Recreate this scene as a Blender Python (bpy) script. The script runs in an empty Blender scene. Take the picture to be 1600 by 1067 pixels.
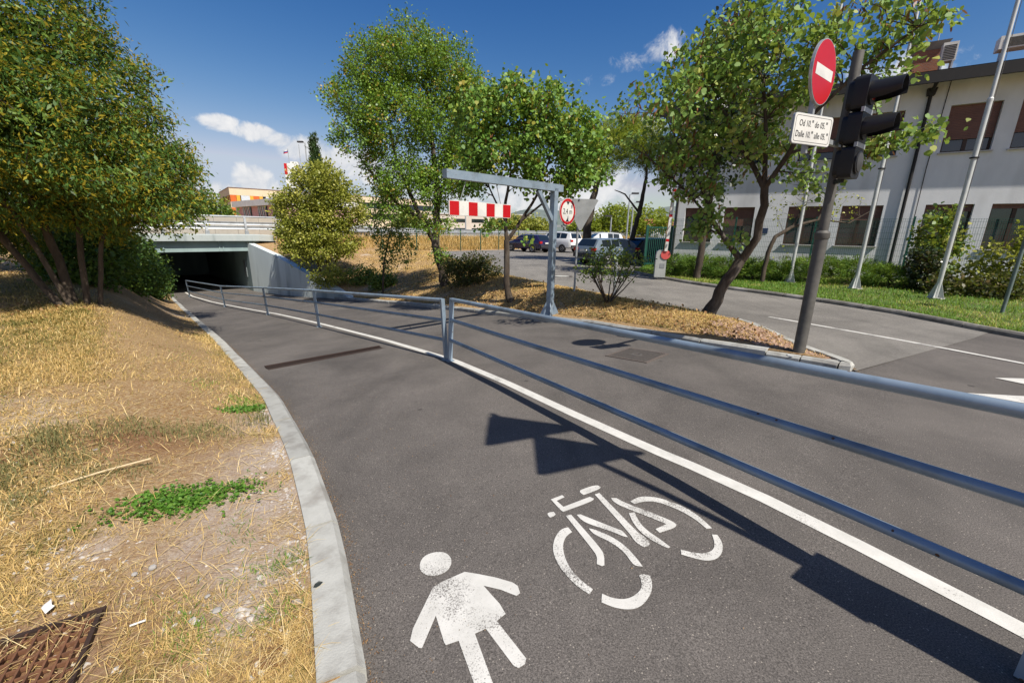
import bpy, bmesh, math, random
import numpy as np
from mathutils import Vector, Matrix
from mathutils.geometry import tessellate_polygon
random.seed(7)
RNG = np.random.default_rng(7)
SC = bpy.context.scene
COL = SC.collection
R2 = math.sqrt(2.0)

# ------------------------------------------------------------------ camera
cam_d = bpy.data.cameras.new('camera')
cam = bpy.data.objects.new('camera', cam_d); COL.objects.link(cam); SC.camera = cam
cam_d.sensor_width = 36.0; cam_d.lens = 36.0 * 650.0 / 1600.0
cam_d.clip_start = 0.05; cam_d.clip_end = 6000
TH, RO = math.radians(14.8), math.radians(1.0)
fw = Vector((0, math.cos(TH), -math.sin(TH))); up0 = Vector((0, math.sin(TH), math.cos(TH))); r0 = Vector((1, 0, 0))
rt = r0 * math.cos(RO) + up0 * math.sin(RO); up = up0 * math.cos(RO) - r0 * math.sin(RO)
M = Matrix((rt, up, -fw)).transposed().to_4x4(); M.translation = Vector((0, 0, 1.65))
cam.matrix_world = M

# ------------------------------------------------------------------ sun, sky, exposure
SUN_EL = math.radians(51); SUN_AZ = math.radians(140)          # azimuth clockwise from +Y
sd = Vector((math.sin(SUN_AZ) * math.cos(SUN_EL), math.cos(SUN_AZ) * math.cos(SUN_EL), math.sin(SUN_EL)))
sl = bpy.data.lights.new('sun', 'SUN'); sl.energy = 5.0; sl.angle = math.radians(0.5); sl.color = (1.0, 0.945, 0.86)
so = bpy.data.objects.new('sun', sl); COL.objects.link(so); so.rotation_euler = (-sd).to_track_quat('-Z', 'Y').to_euler()
so.location = (20, -20, 40)
SC.view_settings.view_transform = 'Standard'; SC.view_settings.look = 'None'
SC.view_settings.exposure = 0.40; SC.view_settings.gamma = 1.0; SC.view_settings.use_curve_mapping = False
world = bpy.data.worlds.new('World'); SC.world = world; world.use_nodes = True
SKY_STRENGTH = 0.062

class NT:
    """small node-tree helper"""
    def __init__(s, tree): s.t = tree; s.t.nodes.clear()
    def n(s, typ, **kw):
        nd = s.t.nodes.new(typ)
        for k, v in kw.items(): setattr(nd, k, v)
        return nd
    def l(s, a, b): s.t.links.new(a, b)
    def val(s, sock, v):
        if isinstance(v, (int, float)): sock.default_value = v
        elif isinstance(v, (tuple, list)): sock.default_value = v
        else: s.l(v, sock)
    def math(s, op, a, b=0.0, c=None, clamp=False):
        nd = s.n('ShaderNodeMath', operation=op); nd.use_clamp = clamp
        s.val(nd.inputs[0], a); s.val(nd.inputs[1], b)
        if c is not None: s.val(nd.inputs[2], c)
        return nd.outputs[0]
    def mix(s, f, a, b, blend='MIX'):
        nd = s.n('ShaderNodeMix', data_type='RGBA', blend_type=blend)
        s.val(nd.inputs[0], f)
        s.val(nd.inputs[6], a + (1,) if isinstance(a, tuple) and len(a) == 3 else a)
        s.val(nd.inputs[7], b + (1,) if isinstance(b, tuple) and len(b) == 3 else b)
        return nd.outputs[2]
    def ramp(s, f, stops, interp='LINEAR'):
        nd = s.n('ShaderNodeValToRGB'); cr = nd.color_ramp; cr.interpolation = interp
        while len(cr.elements) < len(stops): cr.elements.new(0.5)
        for e, (p, c) in zip(cr.elements, stops):
            e.position = p; e.color = (c, c, c, 1) if isinstance(c, (int, float)) else tuple(c) + (1,)
        s.l(f, nd.inputs[0]); return nd.outputs[0]
    def noise(s, vec, scale, detail=4, rough=0.6, dist=0.0):
        nd = s.n('ShaderNodeTexNoise'); nd.inputs['Scale'].default_value = scale; nd.inputs['Detail'].default_value = detail
        nd.inputs['Roughness'].default_value = rough; nd.inputs['Distortion'].default_value = dist
        if vec is not None: s.l(vec, nd.inputs['Vector'])
        return nd.outputs[0]

def sky_world():
    T = NT(world.node_tree)
    out = T.n('ShaderNodeOutputWorld'); bg = T.n('ShaderNodeBackground'); T.l(bg.outputs[0], out.inputs[0])
    sky = T.n('ShaderNodeTexSky', sky_type='NISHITA'); sky.sun_disc = False
    sky.sun_elevation = SUN_EL; sky.sun_rotation = SUN_AZ; sky.altitude = 100; sky.air_density = 1.0; sky.dust_density = 0.9; sky.ozone_density = 2.2
    tc = T.n('ShaderNodeTexCoord'); V = tc.outputs['Generated']
    sep = T.n('ShaderNodeSeparateXYZ'); T.l(V, sep.inputs[0])
    az = T.math('ARCTAN2', sep.outputs[0], sep.outputs[1]); el = T.math('ARCSINE', sep.outputs[2])
    big = T.noise(V, 5.5, 7, 0.62); fine = T.noise(V, 24, 8, 0.66, 0.5)
    # cumulus banks: azimuth, elevation, half widths (degrees)
    blobs = [(-30.6, 4.9, 2.3, 2.2, 1.0), (-28.2, 3.6, 2.2, 1.8, 1.0), (-33.9, 3.2, 2.0, 1.8, .95), (-37.5, 3.4, 3.4, 2.0, .9),
             (-24.8, 8.6, 3.6, 1.7, 1.0), (-22.0, 7.6, 3.0, 2.0, 1.0), (-33.0, 10.4, 2.2, .9, .85), (-30.0, 9.9, 2.4, 1.0, .85), (-27.4, 9.3, 2.2, .9, .8), (-19, 7.0, 3.6, 2.4, .9),
             (-10, 3.4, 10, 2.6, .8), (2, 4.6, 9, 2.8, .85), (8, 3.8, 6, 3.2, .9), (16.8, 12.3, 2.2, 1.5, .75), (12.5, 5.5, 5, 3, .8),
             (17.4, 19.6, 2.6, 1.6, .42), (13.8, 18.6, 2.8, 1.1, .36), (10.5, 17.2, 2.0, .9, .38), (6.1, 17.0, 1.4, .6, .2), (24, 16, 3, 2.0, .4), (38, 14, 5, 2.4, .7), (52, 27, 3, 1.6, .3),
             (-62, 6, 9, 3, .9), (-85, 8, 14, 4, .9), (75, 7, 14, 3.5, .9), (110, 11, 16, 5, .9), (160, 9, 20, 4, .9), (-130, 10, 20, 5, .9)]
    cur = None
    for a, e, wa, we, k in blobs:
        da = T.math('DIVIDE', T.math('SUBTRACT', az, math.radians(a)), math.radians(wa))
        de = T.math('DIVIDE', T.math('SUBTRACT', el, math.radians(e)), math.radians(we))
        q = T.math('ADD', T.math('MULTIPLY', da, da), T.math('MULTIPLY', de, de))
        f = T.math('MULTIPLY', T.math('SUBTRACT', 1.0, q), k)
        cur = f if cur is None else T.math('MAXIMUM', cur, f)
    cur = T.math('MAXIMUM', cur, -1.5)
    nz = T.math('ADD', T.math('MULTIPLY', T.math('SUBTRACT', big, 0.5), 1.7), T.math('MULTIPLY', T.math('SUBTRACT', fine, 0.5), 2.2))
    d = T.math('ADD', cur, nz)
    mask = T.ramp(d, [(0.02, 0.0), (0.85, 0.92)], 'EASE')
    shade = T.ramp(T.math('ADD', T.math('MULTIPLY', fine, 0.7), T.math('MULTIPLY', big, .5)), [(0.40, (6.4, 7.0, 8.0)), (0.78, (11.6, 11.4, 11.2))])
    sp = T.n('ShaderNodeSeparateColor'); T.l(sky.outputs[0], sp.inputs[0]); cb = T.n('ShaderNodeCombineColor')
    for i, (k, g, top) in enumerate(((.30, 2.4, 6.4), (.60, 1.5, 7.4), (1.42, .95, 9.6))):      # deeper, clearer blue overhead, as filmed
        T.l(T.math('MINIMUM', T.math('MULTIPLY', T.math('POWER', sp.outputs[i], g), k), top), cb.inputs[i])
    blue = cb.outputs[0]
    T.l(T.mix(mask, blue, shade), bg.inputs[0]); bg.inputs[1].default_value = SKY_STRENGTH
sky_world()

# ------------------------------------------------------------------ helpers
def uw(u, w): return (u - w) / R2, (u + w) / R2
def to_uw(x, y): return (x + y) / R2, (y - x) / R2
def ip(x, xs, ys): return float(np.interp(x, xs, ys))
def smooth(t): t = np.clip(t, 0, 1); return t * t * (3 - 2 * t)

_mats = {}
def mat(name, c1, c2=None, scale=8.0, rough=0.7, metal=0.0, bump=0.0, bscale=None, c3=None, big=None, spec=0.4, coat=0.0, streak=None):
    """procedural surface: two or three colours mixed by noise, optional fine relief"""
    if name in _mats: return _mats[name]
    m = bpy.data.materials.new(name); m.use_nodes = True; T = NT(m.node_tree)
    out = T.n('ShaderNodeOutputMaterial'); b = T.n('ShaderNodeBsdfPrincipled'); T.l(b.outputs[0], out.inputs[0])
    tc = T.n('ShaderNodeTexCoord'); V = tc.outputs['Object']
    if streak:
        mp = T.n('ShaderNodeMapping'); mp.inputs['Scale'].default_value = streak; T.l(V, mp.inputs[0]); V = mp.outputs[0]
    c2 = c2 or tuple(min(1, c * 0.82) for c in c1)
    f = T.ramp(T.noise(V, scale, 5, .65), [(.35, 0.0), (.65, 1.0)])
    col = T.mix(f, c1, c2)
    if c3: col = T.mix(T.ramp(T.noise(V, big or scale * .25, 4, .6), [(.5, 0.0), (.68, 1.0)]), col, c3)
    T.l(col, b.inputs['Base Color']); b.inputs['Roughness'].default_value = rough; b.inputs['Metallic'].default_value = metal
    b.inputs['Specular IOR Level'].default_value = spec; b.inputs['Coat Weight'].default_value = coat
    if bump:
        bp = T.n('ShaderNodeBump'); bp.inputs['Strength'].default_value = bump; bp.inputs['Distance'].default_value = 0.01
        T.l(T.noise(V, bscale or scale * 3, 4, .6), bp.inputs['Height']); T.l(bp.outputs[0], b.inputs['Normal'])
    _mats[name] = m; return m

LEAF_GAIN = 1.55
def leaf_mat(name, stops, trans=0.35, gloss=0.35, rough=0.45, gain=None):
    """foliage: the per-leaf tint attribute picks a colour of the ramp"""
    m = bpy.data.materials.new(name); m.use_nodes = True; T = NT(m.node_tree)
    out = T.n('ShaderNodeOutputMaterial'); at = T.n('ShaderNodeAttribute', attribute_name='tint')
    k = gain or LEAF_GAIN; col = T.ramp(at.outputs['Fac'], [(q, tuple(min(.85, v * k) for v in c)) for q, c in stops])
    b = T.n('ShaderNodeBsdfPrincipled'); T.l(col, b.inputs['Base Color']); b.inputs['Roughness'].default_value = rough; b.inputs['Specular IOR Level'].default_value = gloss
    tr = T.n('ShaderNodeBsdfTranslucent'); T.l(T.mix(0.5, col, (.38, .46, .04), 'MIX'), tr.inputs[0])
    mx = T.n('ShaderNodeMixShader'); mx.inputs[0].default_value = trans
    T.l(b.outputs[0], mx.inputs[1]); T.l(tr.outputs[0], mx.inputs[2]); T.l(mx.outputs[0], out.inputs[0])
    return m

class MB:
    """collects simple shapes; build() links them as ONE mesh object"""
    def __init__(s): s.v = []; s.f = []
    def add(s, vs, fs):
        o = len(s.v); s.v.extend(tuple(v) for v in vs); s.f.extend(tuple(o + i for i in f) for f in fs); return s
    def box(s, c, size, rz=0.0, M=None, taper=None):
        hx, hy, hz = (k / 2 for k in size); t = taper or 1.0
        vs = [Vector((x * (t if z > 0 else 1), y * (t if z > 0 else 1), z)) for z in (-hz, hz) for x, y in ((-hx, -hy), (hx, -hy), (hx, hy), (-hx, hy))]
        if rz: rm = Matrix.Rotation(rz, 3, 'Z'); vs = [rm @ v for v in vs]
        if M is not None: vs = [M @ v for v in vs]
        c = Vector(c)
        return s.add([v + c for v in vs], [(3, 2, 1, 0), (4, 5, 6, 7), (0, 1, 5, 4), (1, 2, 6, 5), (2, 3, 7, 6), (3, 0, 4, 7)])
    def bar(s, a, b, w, h, upv=(0, 0, 1)):
        """rectangular bar from a to b"""
        a, b = Vector(a), Vector(b); d = (b - a).normalized(); u = Vector(upv)
        sdv = d.cross(u)
        if sdv.length < 1e-4: sdv = d.cross(Vector((0, 1, 0)))
        sdv.normalize(); u2 = sdv.cross(d)
        q = [(-w / 2, -h / 2), (w / 2, -h / 2), (w / 2, h / 2), (-w / 2, h / 2)]
        vs = [p + sdv * x + u2 * y for p in (a, b) for x, y in q]
        return s.add(vs, [(0, 1, 2, 3), (7, 6, 5, 4), (0, 4, 5, 1), (1, 5, 6, 2), (2, 6, 7, 3), (3, 7, 4, 0)])
    def tube(s, pts, rad, n=10, cap=True):
        pts = [Vector(p) for p in pts]; k = len(pts)
        rad = [rad] * k if isinstance(rad, (int, float)) else list(rad)
        o = len(s.v); prev = None
        for i, p in enumerate(pts):
            d = (pts[min(i + 1, k - 1)] - pts[max(i - 1, 0)])
            d = d.normalized() if d.length > 1e-9 else Vector((0, 0, 1))
            if prev is None:
                x = d.orthogonal().normalized()
            else:
                x = prev - d * prev.dot(d)
                x = x.normalized() if x.length > 1e-6 else d.orthogonal().normalized()
            prev = x; y = d.cross(x)
            for j in range(n):
                a = 2 * math.pi * j / n; s.v.append(tuple(p + (x * math.cos(a) + y * math.sin(a)) * rad[i]))
        for i in range(k - 1):
            for j in range(n):
                a = o + i * n + j; b = o + i * n + (j + 1) % n
                s.f.append((a, b, b + n, a + n))
        if cap:
            s.f.append(tuple(o + j for j in range(n - 1, -1, -1))); s.f.append(tuple(o + (k - 1) * n + j for j in range(n)))
        return s
    def prism(s, poly, h0, h1, M=None):
        """polygon (2D) extruded from h0 to h1 along local Z; M places it"""
        n = len(poly); M = M or Matrix.Identity(4)
        vs = [M @ Vector((x, y, h)) for h in (h0, h1) for x, y in poly]
        return s.add(vs, [tuple(range(n - 1, -1, -1)), tuple(range(n, 2 * n))] + [(i, (i + 1) % n, n + (i + 1) % n, n + i) for i in range(n)])
    def lathe(s, prof, n=20, M=None):
        """profile [(r,z)] turned about local Z"""
        M = M or Matrix.Identity(4); o = len(s.v)
        for r, z in prof:
            for j in range(n):
                a = 2 * math.pi * j / n; s.v.append(tuple(M @ Vector((r * math.cos(a), r * math.sin(a), z))))
        for i in range(len(prof) - 1):
            for j in range(n):
                a = o + i * n + j; b = o + i * n + (j + 1) % n; s.f.append((a, b, b + n, a + n))
        s.f.append(tuple(o + j for j in range(n - 1, -1, -1))); s.f.append(tuple(o + (len(prof) - 1) * n + j for j in range(n)))
        return s
    def mesh(s, name, smooth_ang=None):
        me = bpy.data.meshes.new(name); me.from_pydata(s.v, [], s.f); me.update()
        if smooth_ang:
            me.polygons.foreach_set('use_smooth', [True] * len(me.polygons))
            try: me.set_sharp_from_angle(angle=math.radians(smooth_ang))
            except Exception: pass
        return me
    def build(s, name, m, parent=None, smooth_ang=None, loc=None):
        o = bpy.data.objects.new(name, s.mesh(name, smooth_ang)); COL.objects.link(o)
        if m is not None: o.data.materials.append(m)
        if parent is not None: o.parent = parent
        if loc is not None: o.location = loc
        return o

def thing(name, label, cat, loc=(0, 0, 0), rz=0.0, group=None):
    o = bpy.data.objects.new(name, None); COL.objects.link(o); o.empty_display_size = .2
    o.location = loc; o.rotation_euler = (0, 0, rz); o['label'] = label; o['category'] = cat
    if group: o['group'] = group
    return o
def tag(o, label, cat=None, group=None, kind=None):
    if label: o['label'] = label
    if cat: o['category'] = cat
    if group: o['group'] = group
    if kind: o['kind'] = kind
    return o
def struct(o, label=None): o['kind'] = 'structure'; return tag(o, label)
def empty_struct(name, label=None):
    o = bpy.data.objects.new(name, None); COL.objects.link(o); o['kind'] = 'structure'
    return tag(o, label)
def np_mesh(name, co, faces_n, idx, tint=None, m=None):
    """fast mesh: co (n,3), idx flat, faces_n verts per face"""
    me = bpy.data.meshes.new(name); nf = len(idx) // faces_n
    me.vertices.add(len(co)); me.vertices.foreach_set('co', np.asarray(co, np.float32).ravel())
    me.loops.add(len(idx)); me.loops.foreach_set('vertex_index', np.asarray(idx, np.int32))
    me.polygons.add(nf); me.polygons.foreach_set('loop_start', np.arange(0, nf * faces_n, faces_n, dtype=np.int32))
    me.polygons.foreach_set('loop_total', np.full(nf, faces_n, np.int32))
    me.update(calc_edges=True)
    if tint is not None:
        a = me.attributes.new('tint', 'FLOAT', 'FACE'); a.data.foreach_set('value', np.asarray(tint, np.float32))
    if m is not None: me.materials.append(m)
    return me
def link(name, me, parent=None):
    o = bpy.data.objects.new(name, me); COL.objects.link(o)
    if parent is not None: o.parent = parent
    return o
def text_obj(name, body, size, m, M, parent=None, align='CENTER', depth=0.0008, bold=0.0):
    cu = bpy.data.curves.new(name, 'FONT'); cu.body = body; cu.size = size; cu.align_x = align; cu.align_y = 'CENTER'; cu.extrude = depth; cu.offset = bold; cu.resolution_u = 3
    t = bpy.data.objects.new(name + '_tmp', cu); COL.objects.link(t)
    dg = bpy.context.evaluated_depsgraph_get(); me = bpy.data.meshes.new_from_object(t.evaluated_get(dg)); me.name = name
    bpy.data.objects.remove(t); bpy.data.curves.remove(cu)
    me.transform(M); me.materials.clear(); me.materials.append(m)
    return link(name, me, parent)

# ------------------------------------------------------------------ terrain functions in the (u, w) frame of the sunken lane
ZW = [-500, -3, 0, 1.0, 2.0, 3.5, 5.2, 8, 11.2, 14, 18.2, 21.5, 24.4, 27.5, 31, 34, 60]
ZZ = [0, 0, 0, -.025, -.085, -.19, -.335, -.58, -.875, -1.14, -1.55, -1.85, -2.1, -2.31, -2.45, -2.5, -2.5]
def zl(w): return np.interp(w, ZW, ZZ)
LK = ([-500, -6, -3, -1, .3, 1.26, 1.7, 2.12, 3.28, 5.04, 9.72, 15, 20.2, 26, 32.9, 60], [-40, -2.6, -1.15, -.28, .18, .48, .62, .75, 1.0, 1.28, 1.68, 2.05, 2.42, 2.78, 3.1, 3.1])
RK = ([-500, .35, .54, 1.26, 2.39, 3.7, 5.12, 6.24, 8.72, 11.46, 14.64, 18.64, 22.8, 27, 31.4, 60], [6.7, 6.7, 6.66, 6.68, 6.80, 7.13, 7.48, 7.58, 7.72, 8.02, 8.20, 8.42, 8.45, 7.9, 7.25, 7.25])
EK = ([-500, .3, .55, .7, .96, 1.39, 1.77, 2.17, 3.16, 5.5, 7.4, 9.0, 12.06, 16.5, 24.4, 28.6, 30, 33, 60], [6.72, 6.72, 6.78, 7.0, 7.24, 7.66, 8.12, 8.45, 9.06, 9.6, 10.0, 10.5, 11.35, 13.5, 17.3, 19.0, 19.5, 20, 20])
def ukl(w): return np.interp(w, *LK)
def ukr(w): return np.interp(w, *RK)
def uke(w): return np.interp(w, *EK)
def hbase(w): return .85 * smooth((w - 28.6) / 3.0) * (1 - smooth((w - 47) / 6.0))
def z_left(u, w):
    zr = zl(w) + .085; zh = np.maximum(np.interp(w, [-10, 0, 6, 12, 25, 40], [.05, .06, .06, .14, .45, .5]), hbase(w))
    d = ukl(w) - .17 - u
    t = smooth(d / (.9 + .10 * np.clip(w, 0, 30)))
    return zr + (zh - zr) * t + .03 * np.sin(u * 2.1 + w * .7) * np.clip(d, 0, 1)
def z_isl(u, w):
    a, b = ukr(w), uke(w); s = np.clip((u - a) / np.maximum(b - a, .05), 0, 1)
    zr = np.maximum(zl(w) + .10, np.interp(w, [18.6, 20, 22.5, 25, 28, 31.6, 33], [-9, -1.55, -1.17, -.71, 0, .6, .85])); ze = np.where(w > 28.6, hbase(w), .03)
    return zr + (ze - zr) * smooth(s) + .16 * np.sin(np.pi * s) * smooth((w - .6) / 2.0) + .02 * np.sin(u * 3.1 + w * 1.3) * np.sin(np.pi * s)
def ground_z(x, y):
    u, w = to_uw(x, y)
    return z_left(u, w) if u < ukl(w) else (z_isl(u, w) if u <= uke(w) else max(0.02, float(hbase(w))))
# ------------------------------------------------------------------ materials
def asphalt_mat(name, ca, cb, dark_spots=True):
    m = bpy.data.materials.new(name); m.use_nodes = True; T = NT(m.node_tree)
    out = T.n('ShaderNodeOutputMaterial'); b = T.n('ShaderNodeBsdfPrincipled'); T.l(b.outputs[0], out.inputs[0])
    V = T.n('ShaderNodeTexCoord').outputs['Object']
    f = T.ramp(T.noise(V, 1.3, 6, .6, .4), [(.35, 0.0), (.65, 1.0)])
    col = T.mix(f, ca, cb)
    col = T.mix(1.0, col, T.ramp(T.noise(V, .42, 5, .62, .8), [(.32, .74), (.5, 1.0), (.68, 1.16)]), 'MULTIPLY')
    g = T.ramp(T.noise(V, 140, 3, .7), [(.30, 0.40), (.5, 1.0), (.74, 1.85)])
    col = T.mix(1.0, col, g, 'MULTIPLY')
    vor = T.n('ShaderNodeTexVoronoi', feature='F1'); vor.inputs['Scale'].default_value = 75; T.l(V, vor.inputs['Vector'])
    sepc = T.n('ShaderNodeSeparateColor'); T.l(vor.outputs['Color'], sepc.inputs[0])
    pale = T.math('MULTIPLY', T.math('LESS_THAN', vor.outputs['Distance'], .24), T.math('GREATER_THAN', sepc.outputs[0], .90))
    col = T.mix(T.math('MULTIPLY', pale, .8), col, (.34, .30, .25))
    if dark_spots:                                              # chewing gum and oil spots
        v2 = T.n('ShaderNodeTexVoronoi', feature='F1'); v2.inputs['Scale'].default_value = 2.6
        wob = T.mix(.06, V, T.n('ShaderNodeTexNoise').outputs['Color']); T.l(V, v2.inputs['Vector'])
        s2 = T.n('ShaderNodeSeparateColor'); T.l(v2.outputs['Color'], s2.inputs[0])
        rad = T.math('ADD', T.math('MULTIPLY', s2.outputs[1], .10), T.math('MULTIPLY', T.math('SUBTRACT', T.noise(V, 30, 3), .5), .06))
        sp = T.math('MULTIPLY', T.math('LESS_THAN', v2.outputs['Distance'], rad), T.math('GREATER_THAN', s2.outputs[0], .40))
        col = T.mix(T.math('MULTIPLY', sp, .62), col, (.022, .020, .018))
    st = T.n('ShaderNodeMapping'); st.inputs['Rotation'].default_value = (0, 0, math.radians(-45)); st.inputs['Scale'].default_value = (2.4, .25, 1); T.l(V, st.inputs[0])
    col = T.mix(T.ramp(T.noise(st.outputs[0], 1.0, 5, .6), [(.52, 0.0), (.75, .30)]), col, (.045, .042, .038))
    col = T.mix(1.0, col, T.ramp(T.noise(V, 320, 2, .6), [(.30, .62), (.5, 1.0), (.72, 1.45)]), 'MULTIPLY')
    T.l(col, b.inputs['Base Color']); b.inputs['Roughness'].default_value = .82; b.inputs['Specular IOR Level'].default_value = .3
    bp = T.n('ShaderNodeBump'); bp.inputs['Strength'].default_value = .55; bp.inputs['Distance'].default_value = .006
    T.l(T.noise(V, 110, 3, .7), bp.inputs['Height']); T.l(bp.outputs[0], b.inputs['Normal'])
    return m
def paint_mat(name, wear=0.5, under=(.11, .098, .086)):
    m = bpy.data.materials.new(name); m.use_nodes = True; T = NT(m.node_tree)
    out = T.n('ShaderNodeOutputMaterial'); b = T.n('ShaderNodeBsdfPrincipled'); T.l(b.outputs[0], out.inputs[0])
    V = T.n('ShaderNodeTexCoord').outputs['Object']
    fine = T.noise(V, 130, 4, .75); big = T.noise(V, 3.2, 4, .6)
    w = T.math('ADD', fine, T.math('MULTIPLY', T.math('SUBTRACT', big, .5), .8))
    col = T.mix(T.ramp(T.noise(V, 9, 4), [(.3, 0.0), (.7, 1.0)]), (.62, .60, .55), (.50, .485, .44))
    col = T.mix(T.ramp(w, [(.60 - .14 * wear + .05, 0.0), (.70 - .14 * wear + .05, .9)]), col, under)
    T.l(col, b.inputs['Base Color']); b.inputs['Roughness'].default_value = .75
    bp = T.n('ShaderNodeBump'); bp.inputs['Strength'].default_value = .35; bp.inputs['Distance'].default_value = .004
    T.l(T.noise(V, 120, 3, .7), bp.inputs['Height']); T.l(bp.outputs[0], b.inputs['Normal'])
    return m
ASPH = asphalt_mat('path_asphalt', (.125, .111, .098), (.100, .089, .079))
ASPH_L = asphalt_mat('worn_grey_asphalt', (.195, .18, .158), (.160, .148, .130), False)
PAINT = paint_mat('worn_road_paint', .75); PAINT2 = paint_mat('fresh_road_paint', .1)
KERB = mat('kerb_concrete', (.43, .425, .385), (.36, .355, .32), 7, .85, bump=.3, bscale=90, c3=(.27, .255, .225), big=3.5)
def vary(m, lo, hi):
    """each piece a slightly different tone"""
    t = m.node_tree; b = next(n for n in t.nodes if n.type == 'BSDF_PRINCIPLED'); src = b.inputs['Base Color'].links[0].from_socket
    oi = t.nodes.new('ShaderNodeObjectInfo'); mr = t.nodes.new('ShaderNodeMapRange'); mr.inputs[3].default_value = lo; mr.inputs[4].default_value = hi; t.links.new(oi.outputs['Random'], mr.inputs[0])
    mx = t.nodes.new('ShaderNodeMix'); mx.data_type = 'RGBA'; mx.blend_type = 'MULTIPLY'; mx.inputs[0].default_value = 1; t.links.new(src, mx.inputs[6]); t.links.new(mr.outputs[0], mx.inputs[7]); t.links.new(mx.outputs[2], b.inputs['Base Color'])
vary(KERB, .80, 1.06)
CONC = mat('pale_concrete', (.40, .43, .41), (.33, .37, .36), 1.2, .85, bump=.12, bscale=30, c3=(.19, .22, .21), big=1.3, streak=(1, 1, .16))
CONC_D = mat('blue_green_painted_concrete', (.28, .36, .35), (.23, .31, .30), 1.0, .8, c3=(.19, .25, .24), big=.6, streak=(1, 1, .2))
SOIL = None
def soil_mat():
    m = bpy.data.materials.new('dry_soil_and_straw'); m.use_nodes = True; T = NT(m.node_tree)
    out = T.n('ShaderNodeOutputMaterial'); b = T.n('ShaderNodeBsdfPrincipled'); T.l(b.outputs[0], out.inputs[0])
    V = T.n('ShaderNodeTexCoord').outputs['Object']
    col = T.mix(T.ramp(T.noise(V, 1.1, 5, .65), [(.36, 0.0), (.64, 1.0)]), (.28, .155, .062), (.40, .25, .115))
    col = T.mix(T.ramp(T.noise(V, 34, 4, .7), [(.42, 0.0), (.62, 1.0)]), col, (.50, .37, .21))
    col = T.mix(T.ramp(T.noise(V, 60, 3, .7), [(.55, 0.0), (.68, .8)]), col, (.11, .052, .024))
    col = T.mix(T.ramp(T.noise(V, 170, 3, .7), [(.45, 0.0), (.62, .75)]), col, (.20, .125, .06))
    col = T.mix(T.ramp(T.noise(V, .55, 4, .6), [(.60, 0.0), (.72, .7)]), col, (.50, .43, .36))
    st = T.n('ShaderNodeAttribute', attribute_name='stony')
    col = T.mix(T.math('MULTIPLY', st.outputs['Fac'], T.ramp(T.noise(V, 7, 5, .7), [(.30, .35), (.60, 1.0)])), col, T.mix(T.ramp(T.noise(V, 70, 3, .7), [(.4, 0.0), (.6, 1.0)]), (.50, .43, .37), (.36, .28, .22)))
    mu = T.n('ShaderNodeAttribute', attribute_name='muddy')
    col = T.mix(T.math('MULTIPLY', mu.outputs['Fac'], .85), col, (.17, .075, .035))
    T.l(col, b.inputs['Base Color']); b.inputs['Roughness'].default_value = .95; b.inputs['Specular IOR Level'].default_value = .15
    bp = T.n('ShaderNodeBump'); bp.inputs['Strength'].default_value = .7; bp.inputs['Distance'].default_value = .02
    T.l(T.noise(V, 75, 6, .75), bp.inputs['Height']); T.l(bp.outputs[0], b.inputs['Normal'])
    return m
SOIL = soil_mat()
GALV = mat('grey_painted_steel', (.27, .335, .40), (.22, .285, .345), 5, .40, .25, c3=(.15, .18, .20), big=2.2, bump=.06, bscale=50, spec=.5)
GALV2 = mat('galvanised_steel', (.44, .46, .47), (.35, .37, .38), 14, .45, .45, c3=(.28, .29, .29), big=2)
POLE_G = mat('weathered_pole_paint', (.13, .122, .108), (.09, .085, .076), 9, .6, .25, c3=(.085, .08, .07), big=1.5, bump=.05, bscale=60)
def chips(m, thr=.955, col_=(.12, .06, .03), scale=42):
    """small rusty chips in the paint"""
    t = m.node_tree; b = next(n for n in t.nodes if n.type == 'BSDF_PRINCIPLED'); src = b.inputs['Base Color'].links[0].from_socket
    tc = t.nodes.new('ShaderNodeTexCoord'); v = t.nodes.new('ShaderNodeTexVoronoi'); v.inputs['Scale'].default_value = scale; t.links.new(tc.outputs['Object'], v.inputs['Vector'])
    s = t.nodes.new('ShaderNodeSeparateColor'); t.links.new(v.outputs['Color'], s.inputs[0])
    g = t.nodes.new('ShaderNodeMath'); g.operation = 'GREATER_THAN'; g.inputs[1].default_value = thr; t.links.new(s.outputs[0], g.inputs[0])
    l = t.nodes.new('ShaderNodeMath'); l.operation = 'LESS_THAN'; l.inputs[1].default_value = .33; t.links.new(v.outputs['Distance'], l.inputs[0])
    k = t.nodes.new('ShaderNodeMath'); k.operation = 'MULTIPLY'; t.links.new(g.outputs[0], k.inputs[0]); t.links.new(l.outputs[0], k.inputs[1])
    mx = t.nodes.new('ShaderNodeMix'); mx.data_type = 'RGBA'; t.links.new(k.outputs[0], mx.inputs[0]); t.links.new(src, mx.inputs[6]); mx.inputs[7].default_value = col_ + (1,); t.links.new(mx.outputs[2], b.inputs['Base Color'])
chips(GALV, .988)
RUST = mat('rusty_iron', (.055, .031, .022), (.034, .021, .016), 18, .8, .3, bump=.3, bscale=80)
IRON = mat('cast_iron', (.15, .125, .105), (.095, .08, .068), 20, .6, .5, bump=.2, bscale=90)
BLACK = mat('black_plastic', (.007, .007, .008), (.010, .010, .011), 6, .5, bump=.02)
WHITE = mat('white_sign_face', (.64, .63, .58), (.58, .57, .53), 4, .4, c3=(.52, .51, .47), big=2)
RED = mat('red_sign_face', (.44, .006, .010), (.38, .005, .009), 4, .4)
INK = mat('black_print', (.02, .02, .022), (.03, .03, .03), 5, .5)
SIGNBACK = mat('grey_sign_back', (.30, .31, .31), (.24, .25, .25), 6, .5, .4)
GREEN_P = mat('green_fence_paint', (.012, .085, .058), (.01, .065, .045), 8, .5)
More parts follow.
